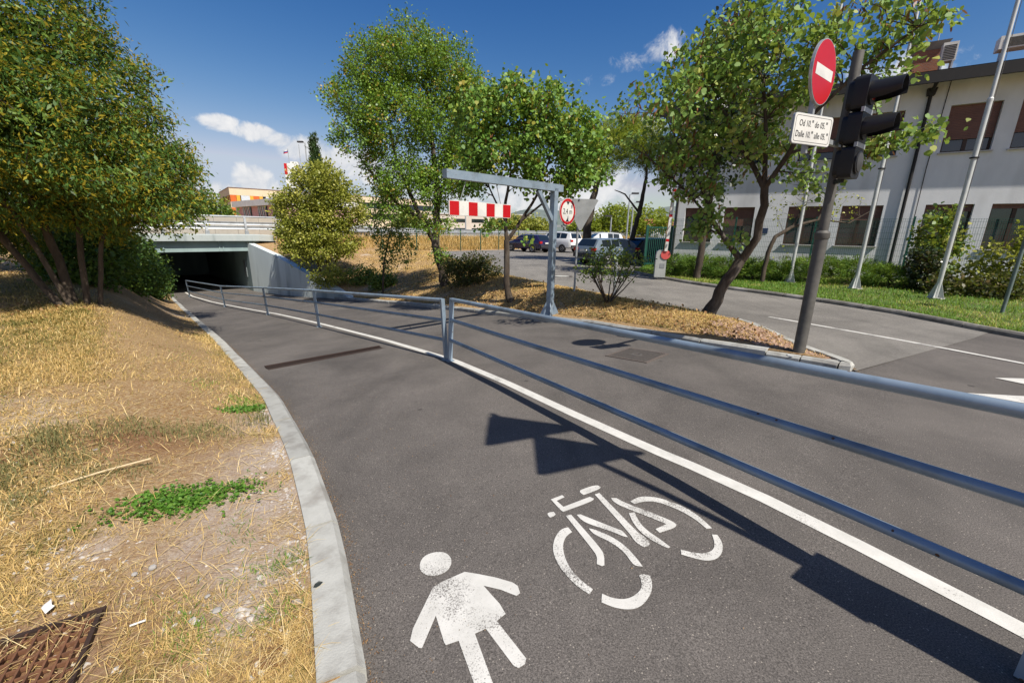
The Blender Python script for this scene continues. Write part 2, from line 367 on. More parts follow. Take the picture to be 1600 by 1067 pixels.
BARK = mat('brown_bark', (.075, .056, .04), (.04, .029, .021), 16, .95, bump=.9, bscale=34, c3=(.12, .10, .08), big=5, streak=(1, 1, .3))
BARK_P = mat('pale_bark', (.095, .072, .05), (.05, .037, .026), 12, .95, bump=.8, bscale=30, streak=(1, 1, .3))

def gravel_mask(x, y): return np.maximum.reduce([np.exp(-(((x - cx) / sx) ** 2 + ((y - cy) / sy) ** 2)) for cx, cy, sx, sy in ((-1.88, 2.95, .34, .38), (-1.62, 2.25, .40, .28), (-1.35, 1.75, .38, .22), (-2.4, 3.85, .25, .4), (-1.9, 1.72, .28, .10), (-1.15, 1.42, .18, .10))])
def mud_mask(x, y): return np.maximum.reduce([np.exp(-(((x - cx) / sx) ** 2 + ((y - cy) / sy) ** 2)) for cx, cy, sx, sy in ((-1.75, 1.10, .42, .36), (-.92, 1.22, .12, .10), (-2.9, 2.9, .5, .25), (-3.4, 2.5, .3, .3))])
# ------------------------------------------------------------------ ground: one sheet to the horizon, graded down beside the lane
def build_ground():
    dl = [0, .06, .14, .25, .4, .55, .7, .85, 1.0, 1.15, 1.3, 1.5, 1.75, 2, 2.3, 2.6, 3.4, 4.5, 6, 8, 11, 15, 22, 40, 90, 250, 900, 2600]
    ss = [0, .05, .12, .2, .3, .4, .5, .6, .7, .8, .88, .95, 1.0]
    dr = [.05, .3, 1, 2, 4, 7, 12, 20, 35, 70, 180, 600, 2600]
    ws = [-2600, -600, -120, -30, -12, -7, -5, -4] + list(np.arange(-3, 12, .3)) + list(np.arange(12, 31.5, .5)) + [31.5, 31.6, 33, 36, 40, 44, 46.4, 46.5, 48, 50, 53, 60, 80, 140, 400, 1000, 2600]
    rows = []
    for w in ws:
        a, b, e = float(ukl(w)), float(ukr(w)), float(uke(w))
        row = [(a - .09 - d, float(z_left(a - .17 - d, w)) if abs(w) < 60 else 0.0) for d in reversed(dl)]
        low = float(zl(w)) - .07 if w < 46.45 else float(hbase(w))
        hi = w > .36
        row += [(a - .07, low), (b + .07, low)]
        for s in ss:
            u = b + .09 + (e - b - .09) * s if e - b > .2 else b + .09 + .005 * s
            row.append((u, float(z_isl(u, w)) if hi and w < 60 else -.07 + float(hbase(w))))
        for d in dr:
            row.append((max(e, b + .1) + d, (float(hbase(w)) if w > 28.6 else -.05)))
        rows.append(row)
    n = len(rows[0]); co = []
    for w, row in zip(ws, rows):
        for u, z in row: co.append((*uw(u, w), z))
    k = np.arange(n - 1)[None, :] + (np.arange(len(ws) - 1) * n)[:, None]
    q = np.stack([k, k + 1, k + 1 + n, k + n], -1).reshape(-1)
    co = np.array(co); me = np_mesh('ground', co, 4, q, None, SOIL)
    a_ = me.attributes.new('stony', 'FLOAT', 'POINT'); a_.data.foreach_set('value', np.clip(gravel_mask(co[:, 0], co[:, 1]) * 1.3, 0, 1).astype(np.float32))
    a_ = me.attributes.new('muddy', 'FLOAT', 'POINT'); a_.data.foreach_set('value', mud_mask(co[:, 0], co[:, 1]).astype(np.float32))
    me.polygons.foreach_set('use_smooth', [True] * len(me.polygons))
    try: me.set_sharp_from_angle(angle=math.radians(40))
    except Exception: pass
    struct(link('ground', me))
build_ground()

def strip(name, left, right, m, ncol=1, kind=True, zoff=0.0):
    """sheet between two polylines of (x, y, z)"""
    mb = MB()
    for a, b in zip(left, right):
        for j in range(ncol + 1):
            t = j / ncol; mb.v.append(tuple(a[i] + (b[i] - a[i]) * t + (zoff if i == 2 else 0) for i in range(3)))
    n = ncol + 1
    for i in range(len(left) - 1):
        for j in range(ncol): k = i * n + j; mb.f.append((k, k + 1, k + 1 + n, k + n))
    o = mb.build(name, m)
    if kind: struct(o)
    return o

# path and lane: one asphalt sheet; near the junction it widens to the right
def seam_u(w): return 6.69 + (.467 - w) * 3.36 + .25
WS = list(np.arange(-4, 34, .25)) + [36, 40, 45.8]
strip('lane_and_path_asphalt', [(*uw(float(ukl(w)) - .05, w), float(zl(w))) for w in WS],
      [(*uw(float(ukr(w)) + .04 if w > .35 else min(14.0, seam_u(w)) + .1, w), float(zl(w))) for w in WS], ASPH, 6)
# side road and car park: lighter, older asphalt
poly = [(4.40, 5.06)] + [(uw(float(uke(w)) + .0, w)) for w in (.7, .96, 1.39, 1.77, 2.17, 2.7, 3.16, 4, 5.5, 7.4, 9, 12.06, 16.5, 20, 24.4, 28.4)] + \
       [uw(40, 28.4), uw(75, 28.4), uw(75, 2), uw(30, -4), uw(13.5, -1.4), (7.91, 6.96)]
mb = MB(); mb.add([(x, y, .005) for x, y in poly], [tuple(range(len(poly)))][::-1])
o = mb.build('side_road_and_car_park', ASPH_L); struct(o)
bm = bmesh.new(); bm.from_mesh(o.data); bmesh.ops.triangulate(bm, faces=bm.faces); bmesh.ops.recalc_face_normals(bm, faces=bm.faces)
for f in bm.faces:
    if f.normal.z < 0: f.normal_flip()
bm.to_mesh(o.data); bm.free()

def marking(name, pts, width, m, label=None, z=None, zoff=.004):
    """painted line of a given width along (x, y) points"""
    L, Rr = [], []
    P = [Vector((p[0], p[1], 0)) for p in pts]
    for i, p in enumerate(P):
        d = (P[min(i + 1, len(P) - 1)] - P[max(i - 1, 0)]).normalized(); nn = Vector((-d.y, d.x, 0)) * width / 2
        for lst, q in ((L, p + nn), (Rr, p - nn)):
            zz = z if z is not None else float(zl(to_uw(q.x, q.y)[1])); lst.append((q.x, q.y, zz + zoff))
    o = strip(name, L, Rr, m, 2 if width > .1 else 1); return tag(o, label)
LW, LU = [-3, -.58, .49, 1.3, 2.19, 3.6, 5.12, 7.68, 11.54, 16.76, 23.79, 28, 31.24, 40], [2.0, 2.62, 2.86, 2.97, 3.14, 3.46, 3.78, 4.0, 4.22, 4.44, 4.36, 4.16, 3.92, 3.9]
marking('edge_line', [uw(float(np.interp(w, LW, LU)), w) for w in np.arange(-2.5, 34, .25)], .115, PAINT2, 'long white line painted between the foot path and the sunken lane')
marking('centre_line', [(5.40, 8.62), (5.95, 7.70), (6.46, 6.81), (6.80, 6.12), (7.07, 5.52), (7.35, 4.7), (7.6, 3.6)], .10, PAINT, 'white line down the middle of the side road', z=.005)
for k in range(5):
    a = Vector((*uw(17.2 + k * 2.5, 22.0), 0)); b = Vector((*uw(17.2 + k * 2.5, 27.2), 0))
    marking('parking_bay_line', [a, b], .10, PAINT, None, z=.005)
marking('parking_bay_line', [uw(14.6, 18.5), uw(16.9, 22.3)], .10, PAINT, None, z=.005)

def flat_polys(name, polys, m, label, z=None, zoff=.004):
    mb = MB()
    for p in polys:
        vs = [(x, y, (float(zl(to_uw(x, y)[1])) if z is None else z) + zoff) for x, y in p]
        ar = sum(p[i][0] * p[(i + 1) % len(p)][1] - p[(i + 1) % len(p)][0] * p[i][1] for i in range(len(p)))
        for t in tessellate_polygon([[Vector((x, y, 0)) for x, y in p]]):
            a, b, c = (p[i] for i in t); s = (b[0] - a[0]) * (c[1] - a[1]) - (b[1] - a[1]) * (c[0] - a[0])
            mb.add([vs[i] for i in t], [(0, 1, 2) if s > 0 else (0, 2, 1)])
    o = mb.build(name, m); struct(o); return tag(o, label)
PED=[[(-0.467,1.816),(-0.467,1.864),(-0.442,1.900),(-0.396,1.917),(-0.345,1.911),(-0.308,1.871),(-0.299,1.824),(-0.309,1.782),(-0.338,1.754),(-0.381,1.739),(-0.424,1.752),(-0.455,1.780)],
 [(-0.223,1.767),(-0.153,1.751),(-0.060,1.725),(0.025,1.691),(0.049,1.669),(0.060,1.625),(0.043,1.609),(0.020,1.620),(-0.033,1.647),(-0.119,1.674),(-0.078,1.619),(-0.036,1.565),(-0.007,1.509),(-0.023,1.495),(-0.046,1.473),(0.080,1.301),(0.074,1.278),(0.050,1.262),(0.036,1.267),(0.026,1.275),(-0.092,1.435),(-0.138,1.412),(-0.058,1.222),(-0.017,1.127),(-0.082,1.111),(-0.132,1.223),(-0.204,1.380),(-0.255,1.361),(-0.264,1.372),(-0.324,1.506),(-0.353,1.349),(-0.366,1.350),(-0.411,1.383),(-0.413,1.441),(-0.368,1.670),(-0.324,1.707)]]
BIKE=[[(0.477,2.473),(0.487,2.492),(0.583,2.542),(0.616,2.541),(0.628,2.518),(0.615,2.495),(0.525,2.444),(0.497,2.430),(0.481,2.453)],
 [(0.274,2.387),(0.354,2.434),(0.367,2.409),(0.311,2.370),(0.347,2.303),(0.534,2.408),(0.557,2.386),(0.545,2.360),(0.341,2.252),(0.327,2.264)],
 [(0.239,2.235),(0.250,2.249),(0.281,2.253),(0.290,2.227),(0.277,2.208),(0.253,2.197),(0.243,2.214)],
 [(0.351,2.211),(0.385,2.222),(0.512,1.911),(0.513,1.857),(0.501,1.798),(0.487,1.792),(0.463,1.807),(0.475,1.858),(0.464,1.903)],
 [(0.419,2.219),(0.442,2.224),(0.631,2.082),(0.662,2.064),(0.680,2.009),(0.656,2.014),(0.586,2.066),(0.451,2.144)],
 [(0.571,2.434),(0.606,2.450),(0.747,2.042),(0.774,2.018),(0.792,1.966),(0.777,1.940),(0.747,1.931),(0.721,1.954),(0.705,1.993),(0.701,2.027)],
 [(0.471,2.089),(0.504,2.078),(0.588,2.015),(0.650,1.936),(0.687,1.837),(0.698,1.790),(0.663,1.795),(0.649,1.812),(0.627,1.900),(0.566,1.976),(0.489,2.037)],
 [(0.352,2.102),(0.369,2.060),(0.325,2.020),(0.297,1.933),(0.308,1.809),(0.351,1.713),(0.413,1.645),(0.391,1.615),(0.332,1.668),(0.273,1.769),(0.245,1.870),(0.246,1.953),(0.275,2.041),(0.315,2.092)],
 [(0.452,1.620),(0.439,1.571),(0.491,1.541),(0.565,1.529),(0.627,1.553),(0.687,1.620),(0.712,1.677),(0.717,1.730),(0.684,1.742),(0.662,1.731),(0.662,1.678),(0.638,1.635),(0.590,1.600),(0.547,1.587),(0.492,1.595)],
 [(0.669,2.389),(0.705,2.388),(0.752,2.327),(0.982,2.155),(0.997,2.118),(0.979,2.090),(0.872,2.046),(0.859,2.078),(0.939,2.123),(0.726,2.285),(0.678,2.342)],
 [(0.743,2.225),(0.780,2.233),(0.781,2.137),(0.808,2.062),(0.855,1.996),(0.893,1.932),(0.877,1.923),(0.829,1.958),(0.771,2.032),(0.742,2.127)],
 [(0.785,2.347),(0.840,2.390),(0.899,2.402),(0.987,2.382),(1.109,2.294),(1.169,2.186),(1.193,2.086),(1.159,2.082),(1.130,2.164),(1.065,2.259),(0.957,2.341),(0.865,2.345),(0.804,2.319)],
 [(0.942,1.913),(0.931,1.877),(0.984,1.850),(1.051,1.828),(1.117,1.848),(1.172,1.909),(1.197,1.974),(1.197,2.030),(1.168,2.033),(1.155,1.975),(1.128,1.919),(1.077,1.887),(1.012,1.885)]]
def soften(poly, lim=48):
    """round the shallow corners of an outline, keep its sharp ones"""
    out, n = [], len(poly)
    for i in range(n):
        a, b, c = (Vector(poly[(i + k) % n]) for k in (-1, 0, 1)); u, v = b - a, c - b
        if u.length > 1e-5 and v.length > 1e-5 and math.degrees(u.angle(v)) < lim: out += [tuple(b - u * .25), tuple(b + v * .25)]
        else: out.append(tuple(b))
    return out
PED = [soften(soften(q)) if i == 0 else q for i, q in enumerate(PED)]; BIKE = [soften(soften(q)) for q in BIKE]
flat_polys('pedestrian_marking', PED, PAINT, 'worn white painted figure in a dress on the foot path')
flat_polys('bicycle_marking', BIKE, PAINT, 'worn white painted bicycle symbol on the foot path')
flat_polys('arrow_marking', [[(5.05, 4.33), (5.62, 4.26), (5.95, 4.02), (5.45, 3.98)]], PAINT, 'white arrow painted on the side road, nearer barb', z=.005)
flat_polys('arrow_marking', [[(5.96, 4.87), (6.5, 4.86), (6.75, 4.6), (6.1, 4.60)]], PAINT, 'white arrow painted on the side road, farther barb', z=.005)

# ------------------------------------------------------------------ kerbs made of single stones
def zlp_(x, y): return float(zl(to_uw(x, y)[1]))
def kerb_run(pts, side, label, length=1.0, width=.17, hgt=.10, name='kerb', gap=.020, m=KERB):
    """stones along a polyline of (x,y,z at road level); side=+1: kerb lies left of the direction of travel"""
    root = empty_struct(name, label)
    P = [Vector(p) for p in pts]; cum = [0]
    for a, b in zip(P, P[1:]): cum.append(cum[-1] + (b - a).length)
    def at(s):
        s = max(0, min(cum[-1], s)); i = max(0, min(len(P) - 2, int(np.searchsorted(cum, s)) - 1))
        t = (s - cum[i]) / max(cum[i + 1] - cum[i], 1e-6); return P[i].lerp(P[i + 1], t)
    n = max(1, round(cum[-1] / length)); L = cum[-1] / n
    prof = [(0, -.16), (0, hgt - .035), (.03, hgt), (width, hgt), (width, -.16)]
    for k in range(n):
        mb = MB(); k0, k1 = k * L + gap / 2, (k + 1) * L - gap / 2; ns = 3; jit = random.uniform(-.008, .008); jh = random.uniform(-.006, .006)
        for i in range(ns + 1):
            s = k0 + (k1 - k0) * i / ns; p = at(s); d = (at(s + .12) - at(s - .12)); d.z = 0; d.normalize()
            nn = Vector((-d.y, d.x, 0)) * side
            for x, z in prof: mb.v.append(tuple(p + nn * (x + jit) + Vector((0, 0, z + (jh if z > 0 else 0)))))
        c = len(prof)
        for i in range(ns):
            for j in range(c):
                q = (i * c + j, i * c + (j + 1) % c, (i + 1) * c + (j + 1) % c, (i + 1) * c + j); mb.f.append(q if side < 0 else q[::-1])
        mb.f.append(tuple(range(c)) if side > 0 else tuple(range(c))[::-1]); e = [ns * c + j for j in range(c)]; mb.f.append(tuple(e[::-1]) if side > 0 else tuple(e))
        mb.build('kerb_stone', m, root)
    return root
kerb_run([(*uw(float(ukl(w)), w), float(zl(w))) for w in np.arange(-1.6, 31.4, .3)], 1, 'pale concrete kerb between the dry grass and the foot path')
kerb_run([(*uw(float(ukr(w)), w), float(zl(w))) for w in np.arange(1.5, 21.5, .3)], -1, 'pale concrete kerb along the planted island beside the lane', hgt=.12)
tipc = [uw(6.69, 1.5), uw(6.675, 1.1), uw(6.66, .8), (4.24, 5.14), (4.31, 5.07), (4.39, 5.08), (4.45, 5.15), (4.48, 5.27), (4.47, 5.45), (4.44, 5.8), (4.43, 6.4), (4.49, 7.0), (4.53, 7.6), (4.45, 8.0), (4.20, 8.6)]
kerb_run([(x, y, min(0.0, zlp_(x, y)) if x < 4.3 else 0.0) for x, y in tipc], 1, 'rounded pale kerb at the tip of the planted island', length=.42, width=.15, hgt=.09)
kerb_run([(*uw(float(uke(w)), w), .0) for w in np.arange(3.3, 24, .4)], 1, 'low dark kerb along the road side of the island', length=1.0, width=.10, hgt=.055, m=mat('dark_kerb_concrete', (.17, .165, .15), (.12, .115, .105), 8, .9, bump=.3))
LAWN_K = [(10.2, 3.2), (9.4, 4.8), (8.95, 6.3), (8.72, 7.6), (8.55, 9.2), (8.05, 10.6), (7.39, 12.04), (6.80, 13.0), (6.33, 13.84), (5.92, 14.9), (5.71, 15.69), (5.40, 16.9), (5.15, 18.1)]
kerb_run([(x, y, .0) for x, y in LAWN_K], -1, 'dark weathered kerb between the side road and the green lawn', length=1.0, width=.14, hgt=.10, m=mat('dirty_kerb_concrete', (.22, .205, .18), (.13, .12, .10), 7, .9, bump=.3, c3=(.34, .32, .29), big=2))

# lawn in front of the building
LAWN_F = [(24, 6.5), (22, 8.8), (20.5, 10.6), (19, 12.2), (17.9, 13.4), (16.9, 14.6), (14.9, 15.9), (13.0, 17.1), (11.4, 18.2), (10.0, 19.0), (8.9, 19.8), (7.6, 20.6), (6.6, 20.6)]
GRASS_SOIL = mat('lawn_soil', (.055, .095, .018), (.10, .12, .03), 3.0, .95, bump=.6, bscale=40, c3=(.17, .14, .055), big=1.2)
def lawn_z(t): return .085 + .10 * t
mb = MB(); NC = 10
for (a, b) in zip(LAWN_K, LAWN_F):
    d = (Vector(b) - Vector(a)).normalized()
    for j in range(NC + 1):
        t = j / NC; x = a[0] + d.x * .1 + (b[0] - a[0]) * t; y = a[1] + d.y * .1 + (b[1] - a[1]) * t; mb.v.append((x, y, lawn_z(t)))
for i in range(len(LAWN_K) - 1):
    for j in range(NC): k = i * (NC + 1) + j; mb.f.append((k, k + 1, k + 2 + NC, k + 1 + NC))
struct(mb.build('lawn_ground', GRASS_SOIL, smooth_ang=60))

# ------------------------------------------------------------------ underpass, bridge deck, wing walls, highway
W0, W1 = 31.6, 46.0
def uwz(u, w, z): x, y = uw(u, w); return Vector((x, y, z))
def uw_box(mb, u0, u1, w0, w1, z0, z1):
    vs = [uwz(u, w, z) for z in (z0, z1) for u, w in ((u0, w0), (u1, w0), (u1, w1), (u0, w1))]
    return mb.add(vs, [(0, 1, 2, 3), (7, 6, 5, 4), (4, 5, 1, 0), (5, 6, 2, 1), (6, 7, 3, 2), (7, 4, 0, 3)])
br = thing('underpass_bridge', 'concrete road bridge with a dark underpass opening for the lane', 'bridge', uwz(5.2, W0, -2.45))
def brp(name, mb, m, **k):
    off = br.location
    mb.v = [tuple(Vector(v) - off) for v in mb.v]; return mb.build(name, m, br, **k)
brp('deck', uw_box(MB(), 1.2, 9.4, W0 + .28, W1, .16, .88), CONC_D)
brp('girder', uw_box(MB(), 2.0, 7.95, W0, W0 + .28, .14, .78), CONC_D)
mb = MB(); prof = [(W0 - .35, .78), (W0 - .35, 1.14), (W0 - .30, 1.18), (W0 + .5, 1.18), (W0 + .5, .885), (W0 + .28, .885), (W0 + .28, .78)]
n = len(prof); us = [.2, 7.9, 8.4, 9.4, 12]; zo = [0, 0, -.02, -.08, -.3]; wo = [0, 0, .1, .35, 1.2]
for u, zz, ww in zip(us, zo, wo): mb.v += [tuple(uwz(u, w + ww, z + zz)) for w, z in prof]
for i in range(len(us) - 1):
    for j in range(n): mb.f.append((i * n + j, i * n + (j + 1) % n, (i + 1) * n + (j + 1) % n, (i + 1) * n + j))
mb.f += [tuple(range(n))[::-1], tuple((len(us) - 1) * n + j for j in range(n))]
brp('edge_beam', mb, CONC)
for u in (3.0, 5.72, 5.92, 7.5): brp('drain_stub', uw_box(MB(), u, u + .05, W0 - .05, W0 + .0, .15, .775), CONC_D)
brp('abutment_wall', uw_box(MB(), 7.27, 8.0, W0 + .005, W1, -2.6, .158), CONC_D); brp('abutment_wall', uw_box(MB(), 1.6, 2.6, W0 + .005, W1, -2.6, .158), CONC_D)
brp('end_wall', uw_box(MB(), 1.6, 8.0, W1, W1 + .3, -2.6, .8), CONC_D)
brp('wall_niche', uw_box(MB(), 7.22, 7.272, W0 + .9, W0 + 1.5, -1.6, -.5), mat('steel_cover', (.25, .28, .28), None, 5, .5, .5))
# wing walls with sloping tops
def wing(ua, side, ws_, tops, label):
    mb = MB(); th = .35 * side
    for w, zt in zip(ws_, tops):
        u = float(ukr(w)) + .02 if side > 0 else float(ukl(w)) - .02
        for uu, z in ((u, float(zl(w)) - .2), (u, zt), (u + th, zt), (u + th, float(zl(w)) - .2)): mb.v.append(tuple(uwz(uu, w, z)))
    for i in range(len(ws_) - 1):
        for j in range(4): mb.f.append((i * 4 + j, i * 4 + (j + 1) % 4, (i + 1) * 4 + (j + 1) % 4, (i + 1) * 4 + j))
    k = (len(ws_) - 1) * 4; mb.f += [(3, 2, 1, 0), (k, k + 1, k + 2, k + 3)]
    o = mb.build('wing_wall', mat('sun_brightened_concrete', (.60, .66, .64), (.53, .59, .57), 1.2, .85, bump=.12, bscale=30, c3=(.32, .37, .36), big=1.1, streak=(1, 1, .15))); tag(o, label, 'retaining wall'); return o  # paler than the bridge concrete: sunlight on the wall put into its colour
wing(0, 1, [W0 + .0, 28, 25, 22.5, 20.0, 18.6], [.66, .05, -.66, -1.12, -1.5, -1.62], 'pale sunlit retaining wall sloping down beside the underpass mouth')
# highway
for nm, w0, w1, zz, m_ in (('highway', 32.4, 45.4, .905, ASPH_L),):
    strip(nm, [uwz(u, w0, zz) for u in (-900, -60, 0, 60, 900)], [uwz(u, w1, zz) for u in (-900, -60, 0, 60, 900)], m_, 1)
strip('highway_edge_line', [uwz(u, 32.75, .909) for u in (-400, 0, 400)], [uwz(u, 32.95, .909) for u in (-400, 0, 400)], PAINT2)
# ------------------------------------------------------------------ guard railing beside the lane
def rail_thing(name, label, posts, hs=None):
    """posts: [(x, y, z)]; three tubes run from post to post, each post is a flat steel section on a foot plate"""
    hs = hs or [1.0] * len(posts); base = Vector(posts[0]); t = thing(name, label, 'guard railing', base, 0, 'steel railings between path and lane')
    for i, p in enumerate(posts):
        p = Vector(p) - base; q = Vector(posts[min(i + 1, len(posts) - 1)]) - Vector(posts[max(i - 1, 0)]); a = math.atan2(q.y, q.x)
        lean = Vector((-q.normalized().y, q.normalized().x, 0)) * .05
        mb = MB(); mb.bar(p + Vector((0, 0, .012)), p + lean * hs[i] + Vector((0, 0, .985 * hs[i])), .062, .045, (math.cos(a), math.sin(a), 0))
        post = mb.build('post', GALV, t)
        if hs[i] == 1.0: MB().box(p + Vector((0, 0, .006)), (.13, .12, .010), a).build('foot_plate', GALV, post)
    for i in range(len(posts) - 1):
        a, b = Vector(posts[i]) - base, Vector(posts[i + 1]) - base; dd = (b - a).normalized(); lean = Vector((-dd.y, dd.x, 0)) * .05
        for h, r in ((.965, .030), (.65, .0275), (.335, .0275)):
            k = lean * h
            MB().tube([a + k * hs[i] + dd * .02 + Vector((0, 0, h * hs[i])), b + k * hs[i + 1] - dd * .02 + Vector((0, 0, h * hs[i + 1]))], r, 14).build('rail', GALV, t, 60)
    return t
def zlp(x, y): return float(zl(to_uw(x, y)[1]))
rail_thing('guard_railing', 'near grey steel railing section running out of the picture at the right', [(-.965, 6.215, -.325), (2.012, 1.24, -.0)], [1.0, 1.079])
rail_thing('guard_railing', 'long grey steel railing curving down to the underpass mouth', [(-1.035, 6.295, -.340), (-5.10, 10.70, -.87), (-8.79, 14.67, -1.385), (-13.45, 19.17, -1.975), (-19.33, 24.67, -2.45)])

# ------------------------------------------------------------------ height gantry with hanging board, height-limit sign
E_ = Vector((-1 / R2, -1 / R2, 0)); N_ = Vector((1 / R2, -1 / R2, 0))       # along the beam over the lane; face normal
def frame_M(origin, xdir, normal):
    """local X = xdir (reading direction), local Y = up, local Z = outward normal"""
    x = Vector(xdir).normalized(); z = Vector(normal).normalized(); y = z.cross(x); m = Matrix((x, y, z)).transposed().to_4x4(); m.translation = Vector(origin); return m
gb = Vector((.90, 9.95, -.33))
g = thing('height_gantry', 'grey steel gallows post with a long beam reaching over the lane', 'height barrier', gb)
Z = Vector((0, 0, 1))
MB().bar(Z * .02, Z * 2.93, .13, .13, E_).build('post', GALV, g)
MB().bar(E_ * -.24 + Z * 2.945, E_ * 3.02 + Z * 2.945, .13, .15).build('beam', GALV, g)
MB().bar(E_ * .06 + Z * 2.25, E_ * .56 + Z * 2.86, .085, .085).build('brace', GALV, g)
mb = MB()
for a in range(4):
    d = Matrix.Rotation(a * math.pi / 2 + math.pi / 4, 3, 'Z') @ E_; s = Vector((-d.y, d.x, 0)) * .006
    pts = [d * .06 + Z * .02, d * .25 + Z * .02, d * .06 + Z * .42]
    mb.add([p + s for p in pts] + [p - s for p in pts], [(0, 1, 2), (5, 4, 3), (0, 3, 4, 1), (1, 4, 5, 2), (2, 5, 3, 0)])
mb.build('gusset', GALV, g)
MB().box(Z * .01, (.52, .52, .025), math.pi / 4).build('foot_plate', GALV, g)
mb = MB(); mb.bar(E_ * -.05 + Z * 2.70, E_ * -.42 + Z * 2.70, .05, .05); mb.bar(E_ * -.05 + Z * 2.12, E_ * -.42 + Z * 2.12, .05, .05); mb.bar(E_ * -.42 + Z * 2.05, E_ * -.42 + Z * 2.76, .05, .05, E_); mb.build('sign_bracket', GALV2, g)
MB().box(gb + N_ * .1 + Vector((.1, .12, -.1)), (.8, .75, .24), math.pi / 4).build('gantry_footing', KERB); tag(bpy.data.objects['gantry_footing'], 'broken concrete footing block under the gallows post', 'footing')

def rounded(w, h, r, n=5):
    out = []
    for cx, cy, a0 in ((w / 2 - r, h / 2 - r, 0), (-w / 2 + r, h / 2 - r, 90), (-w / 2 + r, -h / 2 + r, 180), (w / 2 - r, -h / 2 + r, 270)):
        for k in range(n + 1):
            a = math.radians(a0 + 90 * k / n); out.append((cx + r * math.cos(a), cy + r * math.sin(a)))
    return out
bc = gb + E_ * 2.155 + Z * 2.375
bt = thing('striped_board', 'red and white striped board hanging on chains from the beam over the lane', 'warning board', bc)
Mb = frame_M((0, 0, 0), -E_, N_)
MB().prism(rounded(1.57, .265, .03), -.02, .0, Mb).build('backing', WHITE, bt)
for k in range(7):
    w0 = -.775 + k * 1.55 / 7
    p = [(w0 + .004, -.122), (w0 + 1.55 / 7 - .004, -.122), (w0 + 1.55 / 7 - .004, .122), (w0 + .004, .122)]
    MB().prism(p, .001, .004, Mb).build('stripe', RED if k % 2 == 0 else WHITE, bt)
for xx, dx in ((.52, -.14), (-.50, .12)):
    mb = MB(); mb.tube([Mb @ Vector((-xx, .13, -.01)), Mb @ Vector((-xx - dx, .50, -.01))], .008, 6); mb.build('chain', GALV2, bt)

def disc_poly(r, n=40): return [(r * math.cos(2 * math.pi * k / n), r * math.sin(2 * math.pi * k / n)) for k in range(n)]
def ring(mb, r0, r1, z0, z1, M, n=40):
    o = len(mb.v)
    for r, z in ((r0, z0), (r1, z0), (r1, z1), (r0, z1)):
        for k in range(n): a = 2 * math.pi * k / n; mb.v.append(tuple(M @ Vector((r * math.cos(a), r * math.sin(a), z))))
    for j in range(4):
        for k in range(n): a = o + j * n + k; b = o + j * n + (k + 1) % n; c = ((j + 1) % 4); mb.f.append((a, b, o + c * n + (k + 1) % n, o + c * n + k))
    return mb
hc = gb + E_ * -.45 + Z * 2.45 + N_ * .05
hs = thing('height_limit_sign', 'round white sign with red ring reading 2.4 m between black arrowheads', 'road sign', hc)
Mh = frame_M((0, 0, 0), -E_, N_)
MB().prism(disc_poly(.305), -.014, .0, Mh).build('sign_plate', GALV2, hs)
MB().prism(disc_poly(.30), .0006, .002, Mh).build('sign_face', WHITE, hs)
ring(MB(), .232, .292, .0024, .0036, Mh).build('red_ring', RED, hs)
MB().prism([(-.065, .225), (0, .145), (.065, .225)][::-1], .0024, .0034, Mh).build('arrowhead', INK, hs)
MB().prism([(-.065, -.225), (.065, -.225), (0, -.145)], .0024, .0034, Mh).build('arrowhead', INK, hs)
text_obj('lettering', '2.4 m', .175, INK, Mh @ Matrix.Translation((0, 0, .0045)) @ Matrix.Diagonal((.88, 1, 1, 1)), hs, bold=0.0)

# yield sign seen from behind, its post, bollard post
yb = Vector((1.70, 11.50, .0))
ys = thing('yield_sign', 'grey back of a triangular give way sign on a thin post behind the shrub', 'road sign', yb)
MB().tube([Z * 0, Z * 2.50], .03, 10).build('post', GALV2, ys, 60)
My = frame_M((.06, -.045, 2.08), (1, .15, 0), (.15, -1, 0))
MB().prism([(-.45, .39), (-.41, .42), (.41, .42), (.45, .39), (.03, -.37), (-.03, -.37)][::-1], -.012, .004, My).build('sign_plate', SIGNBACK, ys)
MB().box((.03, .0, 2.3), (.5, .04, .04), .15).build('sign_bracket', GALV2, ys); MB().box((.03, .0, 2.0), (.22, .04, .04), .15).build('sign_bracket', GALV2, ys)
gp = thing('marker_post', 'short plain grey post beside the road behind the rose shrub', 'post', (2.68, 11.0, .02)); MB().tube([Z * 0, Z * .96], .04, 10).build('tube', GALV2, gp, 60); MB().lathe([(.042, .955), (.042, .98), (.015, .99)], 10).build('cap', GALV2, gp)

# ------------------------------------------------------------------ signal mast with traffic light, no-entry sign and time plate
pb = Vector((4.05, 5.66, .0))
pm = thing('signal_mast', 'weathered grey mast with a collar leaning over the island tip', 'signal mast', pb)
MB().tube([Z * -.05, Z * 1.66], .074, 18).build('lower_tube', POLE_G, pm, 60); MB().lathe([(.078, 1.62), (.088, 1.64), (.088, 1.70), (.062, 1.73)], 18).build('collar', POLE_G, pm, 40)
MB().tube([Z * 1.70, Z * 3.78], .057, 16).build('upper_tube', POLE_G, pm, 60); MB().lathe([(.15, .0), (.15, .03), (.08, .05)], 16).build('base_ring', KERB, pm, 40)
MB().tube([(.02, -.04, .03), (-.12, -.10, .03), (-.24, -.12, .06)], .012, 6).build('cable', GALV2, pm)
TN = Vector((.60, -.80, 0)).normalized(); TX = Vector((.80, .60, 0)).normalized()
lc = pb + Vector((.0, -.29, 2.88))
tl = thing('traffic_light', 'black traffic light with two long visors and a blanked bottom lamp', 'traffic light', lc)
Mt = frame_M((0, 0, 0), TX, TN)                                    # X right as seen from the front, Y up, Z towards traffic
